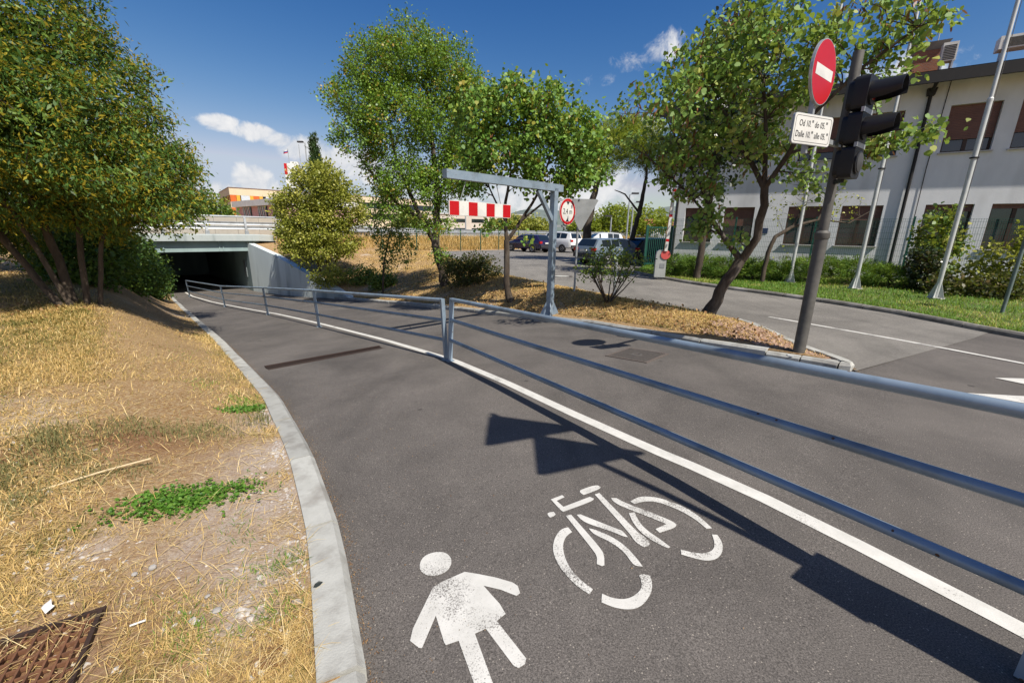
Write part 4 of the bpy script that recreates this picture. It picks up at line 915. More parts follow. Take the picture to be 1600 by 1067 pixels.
# ------------------------------------------------------------------ cars
RUBBER = mat('tyre_rubber', (.018, .018, .018), None, 9, .9); RIM = mat('alloy_rim', (.5, .5, .5), None, 8, .35, .7)
CARGLASS = mat('tinted_car_glass', (.012, .018, .02), None, 3, .04, spec=.9); BUMP = mat('dark_bumper', (.035, .035, .038), None, 7, .6)
TAIL = mat('red_tail_light', (.45, .012, .012), None, 6, .15); HEADL = mat('clear_head_light', (.65, .67, .68), None, 6, .1)
def carpaint(n, c, rough=.22): return mat(n, c, tuple(k * .92 for k in c), 3, rough, coat=.6)
def car(name, label, loc, heading, L, W, st, paint):
    """st: stations from rear to front (x fraction, z low, z belt, z top, width factor); cabin = stations 2..5"""
    t = thing(name, label, 'car', loc, heading, 'parked cars'); mb = MB(); secs = []
    for fx, zlo, zb, zt, wf in st:
        w = W / 2 * wf; k = min(1, max(0, (zt - zb) / .45)); wt = w * (.93 - .17 * k)
        half = [(w * .86, zlo), (w * .985, zlo + .10), (w, (zlo + zb) / 2 + .05), (w * .985, zb - .06), (w * .95, zb), (wt, max(zb + .005, zt - .035)), (wt * .84, max(zb + .01, zt))]
        secs.append([(fx * L, y, z) for y, z in half] + [(fx * L, -y, z) for y, z in reversed(half)])
    n = 14
    for s in secs: mb.v += s
    for i in range(len(secs) - 1):
        for j in range(n): mb.f.append((i * n + j, i * n + (j + 1) % n, (i + 1) * n + (j + 1) % n, (i + 1) * n + j))
    mb.f += [tuple(range(n))[::-1], tuple((len(secs) - 1) * n + j for j in range(n))]
    mb.build('body', paint, t, 38)
    S = [[Vector(p) for p in s] for s in secs]
    def lerp(i, j, a, k): return S[i][j].lerp(S[i][k], a)
    for sd, (lo, hi) in ((1, (4, 5)), (-1, (9, 8))):               # side glass between belt and roof, in two lights
        for (i0, f0, i1, f1) in ((2, .25, 3, 1.0), (3, .06, 4, .55), (4, .62, 5, 1.0)):
            if i1 - i0 == 1:
                A = lambda f: (S[i0][lo].lerp(S[i1][lo], f), S[i0][hi].lerp(S[i1][hi], f))
                (a, b), (c, d) = A(f0), A(f1)
                q = [a.lerp(b, .12), c.lerp(d, .12), c.lerp(d, .92), a.lerp(b, .92)]
                off = Vector((0, sd * .012, .004)); mb = MB(); mb.add([p + off for p in q] + [p - off for p in q], [(0, 1, 2, 3), (7, 6, 5, 4), (0, 4, 5, 1), (1, 5, 6, 2), (2, 6, 7, 3), (3, 7, 4, 0)]); mb.build('side_window', CARGLASS, t)
    for nm, i0, i1, f0, f1 in (('rear_window', 1, 2, .18, .95), ('windscreen', 5, 6, .10, .92)):
        a, b = S[i0][6].lerp(S[i1][6], f0), S[i0][6].lerp(S[i1][6], f1); a2, b2 = S[i0][7].lerp(S[i1][7], f0), S[i0][7].lerp(S[i1][7], f1)
        a, b, a2, b2 = (p + Vector((0, 0, 0)) for p in (a, b, a2, b2)); nn = (b - a).cross(a2 - a).normalized()
        if nn.z < 0: nn = -nn
        q = [a, b, b2, a2]; mb = MB(); mb.add([p + nn * .014 for p in q] + [p - nn * .01 for p in q], [(0, 1, 2, 3), (7, 6, 5, 4), (0, 4, 5, 1), (1, 5, 6, 2), (2, 6, 7, 3), (3, 7, 4, 0)]); mb.build(nm, CARGLASS, t)
    r = .31
    for fx in (-.30, .31):
        for sd in (-1, 1):
            MW = Matrix.Translation((fx * L, sd * (W / 2 - .09), r)) @ Matrix.Rotation(-sd * math.pi / 2, 4, 'X')
            wh = MB().lathe([(r * .55, -.1), (r * .97, -.1), (r, -.07), (r, .07), (r * .95, .105), (r * .66, .112)], 22, MW).build('wheel', RUBBER, t, 50)
            MB().lathe([(r * .64, .10), (r * .6, .118), (r * .2, .10), (r * .12, .122), (.01, .122)], 10, MW).build('rim', RIM, wh)
            MB().lathe([(r * 1.17, .02), (r * 1.17, .096), (r * .98, .098)], 22, MW).build('wheel_arch', BUMP, t)
    rear = st[0]; zb = st[1][2]; x = st[1][0] * L
    for sd in (-1, 1): MB().box((x - .0, sd * W * .39, zb - .06), (.13, W * .16, .17)).build('tail_light', TAIL, t)
    MB().box((st[0][0] * L - .01, 0, .50), (.14, W * .9, .20)).build('rear_bumper', BUMP, t); MB().box((st[-1][0] * L - .04, 0, .44), (.16, W * .86, .2)).build('front_bumper', BUMP, t)
    MB().box((st[0][0] * L - .06, 0, .74 if zb > .8 else .6), (.06, .5, .11)).build('number_plate', WHITE, t)
    for sd in (-1, 1): MB().box((st[-2][0] * L - .03, sd * W * .36, .64), (.16, W * .17, .13)).build('head_light', HEADL, t); MB().box((st[5][0] * L + .12, sd * (W / 2 + .06), .98), (.12, .16, .11)).build('wing_mirror', paint, t)
    return t
HATCH = [(-.5, .36, .60, .62, .86), (-.485, .30, .86, .90, .94), (-.37, .26, .92, 1.36, .99), (-.20, .25, .92, 1.41, 1), (.02, .25, .91, 1.42, 1), (.10, .25, .90, 1.37, 1), (.27, .25, .88, .93, 1), (.44, .27, .76, .80, .96), (.49, .32, .60, .63, .9), (.5, .36, .52, .55, .84)]
SUV = [(-.5, .42, .72, .74, .88), (-.485, .36, 1.02, 1.06, .95), (-.43, .32, 1.10, 1.58, .99), (-.24, .31, 1.09, 1.66, 1), (.0, .31, 1.07, 1.67, 1), (.10, .31, 1.05, 1.60, 1), (.27, .31, 1.02, 1.08, 1), (.44, .33, .90, .95, .97), (.49, .38, .72, .75, .92), (.5, .42, .62, .64, .86)]
WAGON = [(-.5, .36, .64, .66, .88), (-.49, .30, .86, .90, .95), (-.42, .26, .90, 1.32, .99), (-.24, .25, .90, 1.37, 1), (.0, .25, .89, 1.37, 1), (.08, .25, .88, 1.32, 1), (.25, .25, .90, .95, 1), (.44, .27, .78, .82, .96), (.49, .32, .62, .65, .9), (.5, .36, .54, .56, .84)]
PAW = math.atan2(1, -1)
car('parked_car', 'dark purple hatchback with silver wheels parked left of the white car', (1.25, 36.3, .02), PAW, 4.05, 1.68, HATCH, carpaint('purple_paint', (.016, .012, .05)))
car('parked_car', 'white off-road car parked beside the purple hatchback', (3.75, 37.4, .02), PAW, 4.5, 1.86, SUV, carpaint('white_paint', (.72, .72, .70)))
car('parked_car', 'silver blue estate car parked behind the rose shrub', (5.55, 23.4, .02), math.radians(32), 4.4, 1.74, WAGON, carpaint('silver_blue_paint', (.14, .18, .22), .3))
car('parked_car', 'dark car mostly hidden behind the silver blue estate car', (8.1, 24.6, .02), math.radians(30), 4.2, 1.72, HATCH, carpaint('dark_paint', (.012, .016, .02)))
car('parked_car', 'white van parked behind the pine trunks near the highway', (8.9, 44.0, .02), math.radians(190), 4.4, 1.8, SUV, carpaint('van_white_paint', (.62, .64, .64)))

# ------------------------------------------------------------------ trees and shrubs
def tips_in(blobs, n, rng, inner=.45):
    """points in ellipsoids, biased to the shell"""
    vol = np.array([b[3] * b[4] * b[5] for b in blobs]); vol = vol ** .8; cnt = np.maximum(1, (n * vol / vol.sum()).astype(int)); out = []
    for b, c in zip(blobs, cnt):
        d = rng.normal(size=(c, 3)); d /= np.linalg.norm(d, axis=1)[:, None]
        r = (inner ** 3 + (1 - inner ** 3) * rng.random(c)) ** (1 / 3)
        out.append(np.array(b[:3]) + d * r[:, None] * np.array(b[3:6]))
    return np.concatenate(out)
def grow(trunks, tips, rng, rtip=.006, k=.020, maxr=.07, sides=5):
    """twigs grow from the nearest wood towards every tip; returns (trunk mesh builder, branch mesh builder)"""
    tb, bb = MB(), MB(); nodes, rad = [], []
    for tr in trunks:
        P = []
        for a, b in zip(tr, tr[1:]):
            a, b = np.array(a), np.array(b); m = max(2, int(np.linalg.norm(b[:3] - a[:3]) / .25))
            for i in range(m): P.append(a + (b - a) * i / m)
        P.append(np.array(tr[-1])); P = np.array(P)
        wob = rng.normal(size=(len(P), 3)) * P[:, 3:4] * .14; wob[0] = 0; P[:, :3] += wob
        tb.tube(P[:, :3], P[:, 3], 9); nodes += [p[:3] for p in P]; rad += list(P[:, 3])
    nodes = np.array(nodes); rad = np.array(rad); base_n = len(nodes)
    d0 = np.array([np.min(np.linalg.norm(nodes - t, axis=1)) for t in tips])
    for ti in np.argsort(d0):
        t = tips[ti]; dv = nodes - t; dist = np.linalg.norm(dv, axis=1)
        cost = dist + np.maximum(0, nodes[:, 2] - t[2] + .1) * .9 + (rad < .012) * .25
        j = int(np.argmin(cost)); a = nodes[j]; L = np.linalg.norm(t - a)
        if L < .02: continue
        m = max(2, int(L / .28) + 1); ra = min(rad[j] * .75, k * math.sqrt(L) + .004, maxr); seg = []
        sag = np.array([0, 0, .18 * L]); mid = a + (t - a) * .45 + rng.normal(size=3) * .07 * L + sag * .35
        for i in range(m + 1):
            s = i / m; p = a * (1 - s) ** 2 + 2 * mid * s * (1 - s) + t * s * s; seg.append((p, ra + (rtip - ra) * s))
        bb.tube([p for p, _ in seg], [r for _, r in seg], sides, False)
        nodes = np.vstack([nodes, [p for p, _ in seg[1:]]]); rad = np.concatenate([rad, [r for _, r in seg[1:]]])
    return tb, bb
SHAPES = {'oval': ([(0, 0), (.30, .38), (.30, .72), (0, 1), (-.30, .72), (-.30, .38)], .16), 'heart': ([(0, 0), (.46, .18), (.48, .52), (0, 1), (-.48, .52), (-.46, .18)], .14),
          'lance': ([(0, 0), (.17, .45), (0, 1), (-.17, .45)], .10), 'needle': ([(0, 0), (.07, .5), (0, 1), (-.07, .5)], .02), 'round': ([(0, 0), (.42, .25), (.40, .75), (0, .96), (-.40, .75), (-.42, .25)], .08), 'pod': ([(0, 0), (.11, .3), (.09, .8), (0, 1), (-.09, .8), (-.11, .3)], .03)}
def leaf_frames(tips, per, spread, size, rng, center=None, droop=.4, out=.5, tint=(.5, .25), up=.6):
    n = len(tips) * per
    base = np.repeat(tips, per, 0) + rng.normal(size=(n, 3)) * np.array(spread)
    tt = np.repeat(rng.normal(tint[0], tint[1] * .6, len(tips)), per) + rng.normal(0, tint[1] * .6, n)
    ax = rng.normal(size=(n, 3)); ax /= np.linalg.norm(ax, axis=1)[:, None]
    if center is not None:
        o = base - np.array(center); o /= np.maximum(np.linalg.norm(o, axis=1), .01)[:, None]; ax += o * out
    ax[:, 2] -= droop; ax /= np.linalg.norm(ax, axis=1)[:, None]
    nm = rng.normal(size=(n, 3)) * .7; nm[:, 2] += up; nm -= ax * (nm * ax).sum(1)[:, None]; nm /= np.maximum(np.linalg.norm(nm, axis=1), 1e-3)[:, None]
    sz = size * np.minimum(np.exp(rng.normal(-.02, .32, n)), 1.45)
    return base, ax, nm, sz, np.clip(tt, 0, 1)
def leaf_mesh(name, fr, shape, m):
    base, ax, nm, sz, tt = fr; sh, fold = SHAPES[shape]; sd = np.cross(ax, nm); n = len(base); k = len(sh)
    co = np.empty((n, k, 3))
    for i, (x, y) in enumerate(sh): co[:, i] = base + sz[:, None] * (sd * x + ax * y + nm * (abs(x) * fold / .3 * .5 - .12 * y * y))
    return np_mesh(name, co.reshape(-1, 3), k, np.arange(n * k), tt, m)
def plant(name, label, cat, base, trunks, blobs, ntips, per, spread, size, shape, lm, bark, seed, group=None, inner=.45, droop=.4, tint=(.5, .25), out=.5, up=.6, k=.02, extra=None, single=0, rtip=.006, trunk_name='trunk', bare_tips=None):
    rng = np.random.default_rng(seed); B = Vector(base)
    t = thing(name, label, cat, B, 0, group)
    tips = tips_in(blobs, ntips, rng, inner); ctr = np.mean([b[:3] for b in blobs], 0)
    alltips = tips if bare_tips is None else np.concatenate([tips, tips_in(bare_tips[0], bare_tips[1], rng, .3)])
    tb, bb = grow(trunks, alltips, rng, rtip, k)
    off = np.array(B)
    tb.v = [tuple(np.array(v) - off) for v in tb.v]; bb.v = [tuple(np.array(v) - off) for v in bb.v]
    tb.build(trunk_name, bark, t, 70); o = bb.build('branches', bark, t, 70); o['kind'] = 'stuff'
    fr = leaf_frames(tips - off, per, spread, size, rng, ctr - off, droop, out, tint, up)
    if single:                                                     # the leaves that show largest are single objects
        cam_l = np.array([0, 0, 1.65]) - off; d = np.linalg.norm(fr[0] - cam_l, axis=1) / fr[3]; idx = np.argsort(d)[:single]; keep = np.ones(len(d), bool); keep[idx] = False
        sh, fold = SHAPES[shape]; me3 = []
        for tv in (.25, .5, .72):
            co = np.array([(x, y, abs(x) * fold / .3 * .5 - .12 * y * y) for x, y in sh]); me3.append(np_mesh('leaf', co, len(sh), np.arange(len(sh)), [tv], lm))
        for i in idx:
            ax, nm = Vector(fr[1][i]), Vector(fr[2][i]); sdv = ax.cross(nm); lo = bpy.data.objects.new('leaf', me3[min(2, int(fr[4][i] * 3))]); COL.objects.link(lo); lo.parent = t
            mm = Matrix((sdv, ax, nm)).transposed().to_4x4() @ Matrix.Scale(fr[3][i], 4); mm.translation = Vector(fr[0][i]); lo.matrix_local = mm
        fr = tuple(a[keep] for a in fr)
    o = link('crown', leaf_mesh('crown', fr, shape, lm), t); o['kind'] = 'stuff'
    if extra:
        for nm_, tipfn, per2, sp2, sz2, shp, m2, dr in extra:
            tp = tipfn(tips, rng) - off; o = link(nm_, leaf_mesh(nm_, leaf_frames(tp, per2, sp2, sz2, rng, ctr - off, dr, .4, (.5, .25)), shp, m2), t); o['kind'] = 'stuff'
    return t
L_RED = leaf_mat('redbud_leaf', [(0.0, (.030, .072, .012)), (.45, (.085, .165, .024)), (.75, (.155, .24, .042)), (.95, (.24, .20, .03))], .30, .35, .5)
L_RED2 = leaf_mat('pale_redbud_leaf', [(0.0, (.030, .072, .012)), (.35, (.085, .160, .028)), (.7, (.165, .24, .060)), (.95, (.26, .26, .06))], .34, .35, .5)
L_MID = leaf_mat('green_leaf', [(0.0, (.028, .066, .009)), (.5, (.085, .160, .016)), (.85, (.16, .24, .026)), (1.0, (.26, .17, .03))], .32, .45)
L_PRIV = leaf_mat('privet_leaf', [(0.0, (.016, .040, .008)), (.5, (.040, .085, .014)), (.9, (.10, .15, .022))], .22, .35, .5)
L_OLIVE = leaf_mat('olive_seed_heads', [(0.0, (.12, .095, .010)), (.5, (.21, .165, .014)), (1.0, (.28, .225, .025))], .40, .2, .8)
L_YEL = leaf_mat('yellow_green_leaf', [(0.0, (.075, .095, .014)), (.5, (.19, .20, .028)), (1.0, (.33, .30, .06))], .32, .4)
L_DARK = leaf_mat('dark_glossy_leaf', [(0.0, (.012, .022, .008)), (.5, (.022, .042, .012)), (1.0, (.060, .040, .012))], .12, .5, .35, 1.0)
L_PINE = leaf_mat('pine_needle', [(0.0, (.055, .085, .012)), (.5, (.15, .19, .02)), (1.0, (.27, .28, .034))], .45, .25, .6)
L_JUN = leaf_mat('juniper_spray', [(0.0, (.020, .055, .010)), (.5, (.065, .125, .016)), (1.0, (.14, .20, .026))], .22, .2, .6)
L_IVY = leaf_mat('shrub_leaf', [(0.0, (.025, .060, .012)), (.5, (.085, .140, .020)), (1.0, (.22, .20, .035))], .3, .5)
L_POD = leaf_mat('brown_seed_pods', [(0.0, (.095, .035, .015)), (.5, (.17, .065, .028)), (1.0, (.26, .12, .05))], .2, .3, .45, 1.15)
L_DRYB = leaf_mat('dull_shrub_leaf', [(0.0, (.022, .032, .008)), (.5, (.050, .062, .014)), (1.0, (.13, .085, .03))], .2, .3, .45, 1.1)

def gz(x, y, dz=0.0): return float(ground_z(x, y)) + dz
def outer(frac, push=0.0):
    def f(tips, rng):
        c = tips.mean(0); d = tips - c; r = np.linalg.norm(d, axis=1); idx = np.argsort(-r)[:int(len(tips) * frac)]
        return tips[idx] + d[idx] / r[idx][:, None] * push
    return f
# big privet at the left
b = (-8.5, 7.95, gz(-8.5, 7.95) - .05); z0 = b[2]
tr = [[(-8.45, 7.9, z0, 0.079), (-8.65, 8.0, z0 + .9, 0.068), (-8.9, 8.0, z0 + 2.2, 0.058), (-9.0, 8.1, z0 + 4.2, .06)], [(-8.6, 7.8, z0, 0.061), (-9.2, 7.8, z0 + 1.0, 0.054), (-9.7, 7.7, z0 + 2.0, .08), (-10.2, 7.6, z0 + 3.4, .05)],
      [(-8.3, 8.0, z0, 0.054), (-8.25, 8.1, z0 + 1.2, 0.047), (-8.1, 8.2, z0 + 2.6, .06), (-7.8, 8.3, z0 + 3.8, .04)], [(-8.2, 8.15, z0, 0.043), (-8.05, 8.3, z0 + 1.2, 0.036), (-7.6, 8.6, z0 + 2.4, .045)], [(-8.35, 7.75, z0, 0.047), (-8.75, 7.7, z0 + 1.3, 0.040), (-9.0, 7.4, z0 + 2.6, .05)]]
bl = [(-9.3, 8.1, 3.6, 1.5, 1.5, 1.5), (-8.2, 8.1, 3.9, 1.6, 1.5, 1.4), (-8.9, 8.1, 5.4, 1.6, 1.6, 1.3), (-7.6, 8.4, 2.8, 1.35, 1.3, .95), (-10.3, 7.6, 3.0, 1.3, 1.3, 1.2), (-10.4, 7.4, 4.8, 1.5, 1.5, 1.5), (-7.0, 8.5, 2.15, .9, .9, .55), (-9.0, 7.7, 2.15, 1.2, 1.0, .6), (-11.0, 7.8, 2.2, 1.2, 1.1, .9), (-8.2, 8.6, 1.9, 1.0, .9, .5), (-9.9, 7.4, 1.75, .9, .8, .45), (-10.5, 8.4, 1.5, 1.0, .8, .5), (-7.6, 6.9, 3.2, 1.3, 1.2, .95), (-8.5, 6.5, 3.5, 1.3, 1.2, 1.2), (-7.0, 7.5, 2.55, .85, .85, .55), (-6.55, 7.5, 2.1, .6, .6, .35), (-8.0, 6.6, 2.35, .9, .8, .4), (-8.9, 6.9, 4.9, 1.3, 1.2, 1.1)]
plant('privet_tree', 'big olive green tree with several trunks standing left of the underpass', 'tree', b, tr, bl, 1750, 66, (.14, .14, .11), .092, 'lance', L_PRIV, BARK_P, 11, droop=.75, inner=.55, tint=(.5, .3), k=.016,
      extra=[('seed_heads', outer(.72, .10), 40, (.13, .13, .09), .065, 'lance', L_OLIVE, -.25)])
b = (-15.0, 11.6, gz(-15.0, 11.6)); z0 = b[2]  # extra tree added behind the big privet to shade the ground there
plant('privet_tree', 'olive green tree added behind the many stemmed one to shade the ground', 'tree', b, [[(-15, 11.6, z0, .12), (-15.2, 11.7, z0 + 1.6, .10), (-15, 11.8, z0 + 3.4, .06)], [(-14.8, 11.7, z0, .09), (-14.0, 12.0, z0 + 1.6, .07)]], [(-15.2, 11.7, 3.6, 2.2, 2.0, 1.8), (-13.4, 12.0, 2.9, 1.7, 1.6, 1.3), (-14.2, 11.4, 5.0, 1.8, 1.8, 1.4), (-13.8, 12.6, 1.6, 1.5, 1.3, .9)], 520, 40, (.19, .19, .16), .13, 'lance', L_PRIV, BARK_P, 111, droop=.75, inner=.55, tint=(.45, .3), k=.016)
b = (-11.9, 12.0, gz(-11.9, 12.0)); z0 = b[2]
plant('young_tree', 'small light green tree behind the big olive tree at its right edge', 'tree', b, [[(b[0], b[1], z0, .06), (-11.4, 12.3, z0 + 1.2, .05), (-10.3, 12.7, 2.6, .03)]], [(-10.1, 12.7, 2.9, 1.05, 1.0, 1.0), (-9.9, 12.7, 1.95, .7, .7, .5), (-10.5, 12.7, 3.5, .8, .8, .7)], 150, 40, (.14, .14, .12), .075, 'oval', L_IVY, BARK, 12, droop=.5, tint=(.6, .25))
for i, (x, y, zt, r, lb) in enumerate(((-11.0, 11.0, .75, 1.05, 'dark shrub in deep shade right of the multi trunk tree'), (-13.3, 14.5, .55, 1.05, 'dark shrub in deep shade beside the kerb near the underpass'), (-12.4, 12.2, 1.6, 1.5, 'tall dark shrub behind the multi trunk tree'), (-17.3, 18.5, .6, 1.25, 'dark shrub hanging over the shaded underpass corner'), (-20.0, 21.3, 1.0, 1.2, 'dark shrub against the left end of the bridge beam'), (-15.2, 16.3, .5, 1.05, 'low dark shrub on the shaded slope above the kerb'), (-17.75, 20.2, .5, .85, 'dark shrub covering the left retaining wall of the underpass'))):
    zb = gz(x, y); plant('shade_shrub', lb, 'shrub', (x, y, zb), [[(x, y, zb, .05), (x + .1, y, zb + .6, .03)]], [(x, y, zb + r * .75, r, r, r * .85), (x - .3, y + .3, zb + r * 1.3, r * .7, r * .7, r * .6)], 190, 46, (.15, .15, .13), .085, 'oval', L_PRIV, BARK, 20 + i, 'shrubs in the shade of the big tree', droop=.5)
# tall tree in the middle
b = (-2.7, 16.6, gz(-2.7, 16.6) - .05); z0 = b[2]
tr = [[(-2.65, 16.6, z0, .21), (-2.85, 16.6, z0 + .8, .17), (-3.05, 16.6, z0 + 1.7, .15), (-2.9, 16.6, 3.0, .12), (-3.1, 16.6, 5.0, .07), (-3.2, 16.6, 6.8, .03)], [(-2.95, 16.6, 1.0, .10), (-3.6, 16.4, 2.2, .08), (-4.3, 16.3, 4.0, .05), (-4.7, 16.3, 6.2, .025)], [(-2.9, 16.6, 2.6, .08), (-2.4, 16.7, 4.2, .055), (-2.1, 16.8, 6.0, .03)], [(-3.0, 16.6, 1.7, .07), (-4.4, 16.2, 2.6, .05), (-5.4, 16.0, 3.9, .03)]]
bl = [(-4.7, 16.4, 7.05, 1.2, 1.2, 1.2), (-3.6, 16.6, 7.6, 1.2, 1.2, 1.15), (-2.4, 16.8, 7.0, 1.2, 1.2, 1.15), (-5.6, 16.2, 6.1, 1.1, 1.1, 1.0), (-4.2, 16.2, 5.4, 1.5, 1.4, 1.1), (-2.6, 16.6, 5.3, 1.3, 1.3, 1.2), (-1.6, 16.8, 6.3, .9, 1.0, .9), (-5.5, 16.1, 4.7, 1.0, 1.0, .7), (-4.3, 16.2, 3.6, 1.3, 1.1, .8), (-3.0, 16.4, 3.2, 1.1, 1.0, .8), (-2.0, 16.6, 3.9, 1.0, 1.0, .9), (-3.1, 16.4, 1.9, .75, .6, .5), (-4.7, 16.2, 2.5, .8, .8, .5), (-2.75, 16.5, .75, .32, .3, .35)]
plant('tall_tree', 'tall bright green tree with a dark leaning trunk in the middle of the bank', 'tree', b, tr, bl, 1350, 54, (.145, .145, .125), .072, 'oval', L_MID, BARK, 13, droop=.35, inner=.35, tint=(.55, .26), k=.017, bare_tips=([(-5.3, 16.2, 4.2, 1.1, .8, .9)], 60))
# redbud in the middle
b = (-.07, 12.0, gz(-.07, 12.0) - .05); z0 = b[2]
tr = [[(-.03, 12, z0, .12), (-.16, 12, z0 + .35, .095), (-.19, 12, .62, .085), (-.2, 12, 1.42, .08)], [(-.2, 12, 1.40, .055), (-.26, 12, 2.2, .045), (-.12, 12, 3.2, .03), (-.3, 12, 4.3, .015)], [(-.18, 12, 1.40, .055), (.2, 12, 1.95, .045), (.6, 12, 2.6, .035), (1.0, 11.9, 3.8, .02)], [(.2, 12, 1.95, .035), (.9, 11.9, 2.5, .025), (1.6, 11.9, 3.3, .015)], [(-.24, 12, 1.9, .03), (-.7, 12, 2.8, .02), (-.9, 12, 3.9, .012)]]
bl = [(-.95, 12, 4.5, .85, .85, .75), (-.15, 12, 4.7, .8, .9, .75), (.85, 11.9, 4.65, .85, .9, .7), (1.7, 11.9, 4.05, .75, .8, .65), (1.75, 11.9, 3.3, .75, .75, .55), (.6, 11.8, 3.7, .9, .9, .65), (-.6, 11.8, 3.6, .85, .85, .55), (-1.15, 12, 3.0, .55, .6, .35), (1.3, 11.9, 2.85, .6, .6, .3), (.35, 11.9, 3.0, .5, .5, .3)]
plant('slender_tree', 'slender heart leaved tree with a thin curved trunk behind the striped board', 'tree', b, tr, bl + [(-.55, 11.95, 1.85, .33, .28, .2), (.3, 11.95, 1.55, .22, .2, .12)], 480, 32, (.125, .125, .125), .080, 'heart', L_RED, BARK, 14, droop=.9, inner=.35, tint=(.55, .26), k=.014,
      extra=[('seed_pods', lambda t, r: t[r.random(len(t)) < .10], 7, (.06, .06, .08), .10, 'pod', L_POD, 1.6)])
# near redbud at the island
b = (4.1, 8.63, .0)
tr = [[(4.08, 8.62, -.02, .15), (4.2, 8.56, .35, .115), (4.33, 8.5, .74, .105), (4.56, 8.42, 1.22, .10)], [(4.52, 8.43, 1.18, .07), (4.34, 8.58, 1.45, .055), (4.0, 8.8, 1.95, .048), (3.82, 8.9, 2.5, .038), (3.4, 9.1, 3.2, .022), (3.0, 9.2, 3.9, .012)],
      [(4.55, 8.42, 1.2, .085), (4.66, 8.2, 1.63, .075), (4.57, 8.02, 2.2, .07), (4.52, 8.0, 2.5, .065)], [(4.52, 8.0, 2.46, .05), (4.22, 8.2, 3.08, .04), (3.96, 8.5, 3.7, .03), (3.6, 8.8, 4.3, .015)], [(4.52, 8.0, 2.48, .045), (4.6, 7.6, 3.0, .04), (4.6, 7.2, 3.45, .03), (4.85, 6.7, 3.95, .022), (5.3, 6.4, 4.35, .012)], [(4.52, 8.0, 2.46, .045), (4.4, 8.0, 3.3, .035), (4.15, 7.9, 4.2, .018)], [(4.6, 7.6, 3.0, .025), (5.1, 7.0, 3.15, .018), (5.7, 6.6, 3.2, .009)], [(4.0, 8.8, 1.95, .03), (3.4, 8.8, 2.5, .02), (2.6, 8.8, 3.1, .012)]]
bl = [(2.4, 7.45, 3.75, .55, .5, .42), (3.15, 8.2, 4.35, .7, .7, .55), (3.8, 8.3, 4.55, .9, .85, .6), (4.4, 7.7, 4.35, .8, .8, .65), (4.95, 6.9, 4.45, .7, .55, .45), (5.45, 6.45, 4.5, .5, .45, .3), (3.2, 8.8, 3.3, .75, .7, .55), (2.55, 9.2, 3.5, .4, .35, .2), (4.2, 8.2, 3.5, .8, .6, .5), (4.6, 7.9, 3.0, .6, .4, .35), (3.6, 8.7, 2.5, .45, .4, .3), (3.0, 8.8, 2.7, .28, .28, .16), (5.35, 6.8, 3.85, .5, .4, .22), (2.15, 9.5, 4.15, .3, .3, .2), (4.0, 8.0, 5.1, .8, .7, .35)]
br_ = [(5.55, 6.7, 3.15, .38, .25, .17), (6.0, 6.5, 3.10, .28, .18, .10), (5.3, 6.9, 2.9, .25, .2, .12), (4.9, 7.2, 2.55, .3, .2, .14), (3.7, 8.8, 1.75, .3, .2, .15), (4.3, 8.3, 1.55, .15, .1, .1), (3.9, 8.6, 2.05, .25, .2, .15)]
plant('leaning_tree', 'forked heart leaved tree with brown pods leaning beside the side road', 'tree', b, tr, bl + br_ * 3, 500, 20, (.095, .095, .10), .070, 'heart', L_RED2, BARK, 15, droop=.9, inner=.3, tint=(.52, .26), k=.013, single=300,
      extra=[('seed_pods', lambda t, r: t[r.random(len(t)) < .30], 9, (.07, .07, .08), .10, 'pod', L_POD, 1.6)])
# dark evergreen behind it, beside the building
plant('magnolia_tree', 'dark glossy evergreen tree rising behind the forked leaning tree', 'tree', (6.7, 15.2, .12), [[(6.65, 15.2, .1, .13), (6.7, 15.2, 1.6, .11), (6.8, 15.2, 4, .09), (7.1, 15.3, 8, .04)]], [(7.1, 15.3, 7.9, 1.0, 1.0, 1.0), (6.6, 15.2, 6.4, 1.3, 1.2, 1.2), (7.5, 15.3, 6.6, 1.1, 1.1, 1.2), (6.4, 15.2, 4.8, 1.2, 1.1, 1.0), (7.4, 15.2, 5.0, 1.1, 1.1, 1.0), (6.7, 15.2, 3.5, 1.0, .9, .7)], 300, 22, (.16, .16, .14), .13, 'oval', L_DARK, BARK, 16, droop=.0, inner=.3, tint=(.45, .25))
# pines over the car park
plant('stone_pine', 'thick trunked pine with a flat crown behind the give way sign', 'tree', (4.15, 24.5, .0), [[(4.1, 24.5, -.05, .27), (4.2, 24.5, 2.5, .22), (4.6, 24.5, 4.4, .14), (5.2, 24.5, 6.2, .06)], [(4.5, 24.5, 4.0, .09), (3.6, 24.4, 5.4, .05)]], [(3.7, 24.3, 5.5, 1.4, 1.4, .8), (5.0, 24.6, 6.4, 1.6, 1.5, 1.0), (5.9, 24.6, 6.9, 1.2, 1.2, .8), (4.6, 24.2, 5.0, 1.2, 1.2, .5)], 420, 44, (.15, .15, .11), .19, 'needle', L_PINE, BARK, 17, droop=-.5, inner=.4, out=.8, k=.02, up=.2)
plant('stone_pine', 'leaning thin trunked pine with a spreading crown left of the barrier', 'tree', (6.45, 24.0, .0), [[(6.4, 24, -.05, .17), (6.7, 24, 1.6, .14), (6.95, 24, 3.2, .12), (7.1, 24, 4.5, .08), (7.0, 24, 6.0, .04)], [(6.85, 24, 2.8, .06), (6.0, 23.9, 3.7, .04), (5.4, 23.8, 3.9, .02)]], [(6.9, 24, 6.6, 1.3, 1.3, .8), (7.7, 24, 5.6, 1.3, 1.2, .8), (8.7, 24, 4.7, 1.0, 1.0, .8), (6.3, 24, 5.7, 1.0, 1.0, .6), (8.4, 24.2, 5.9, 1.1, 1.1, .7)], 420, 44, (.15, .15, .11), .19, 'needle', L_PINE, BARK, 18, droop=-.5, inner=.4, out=.8, up=.2)
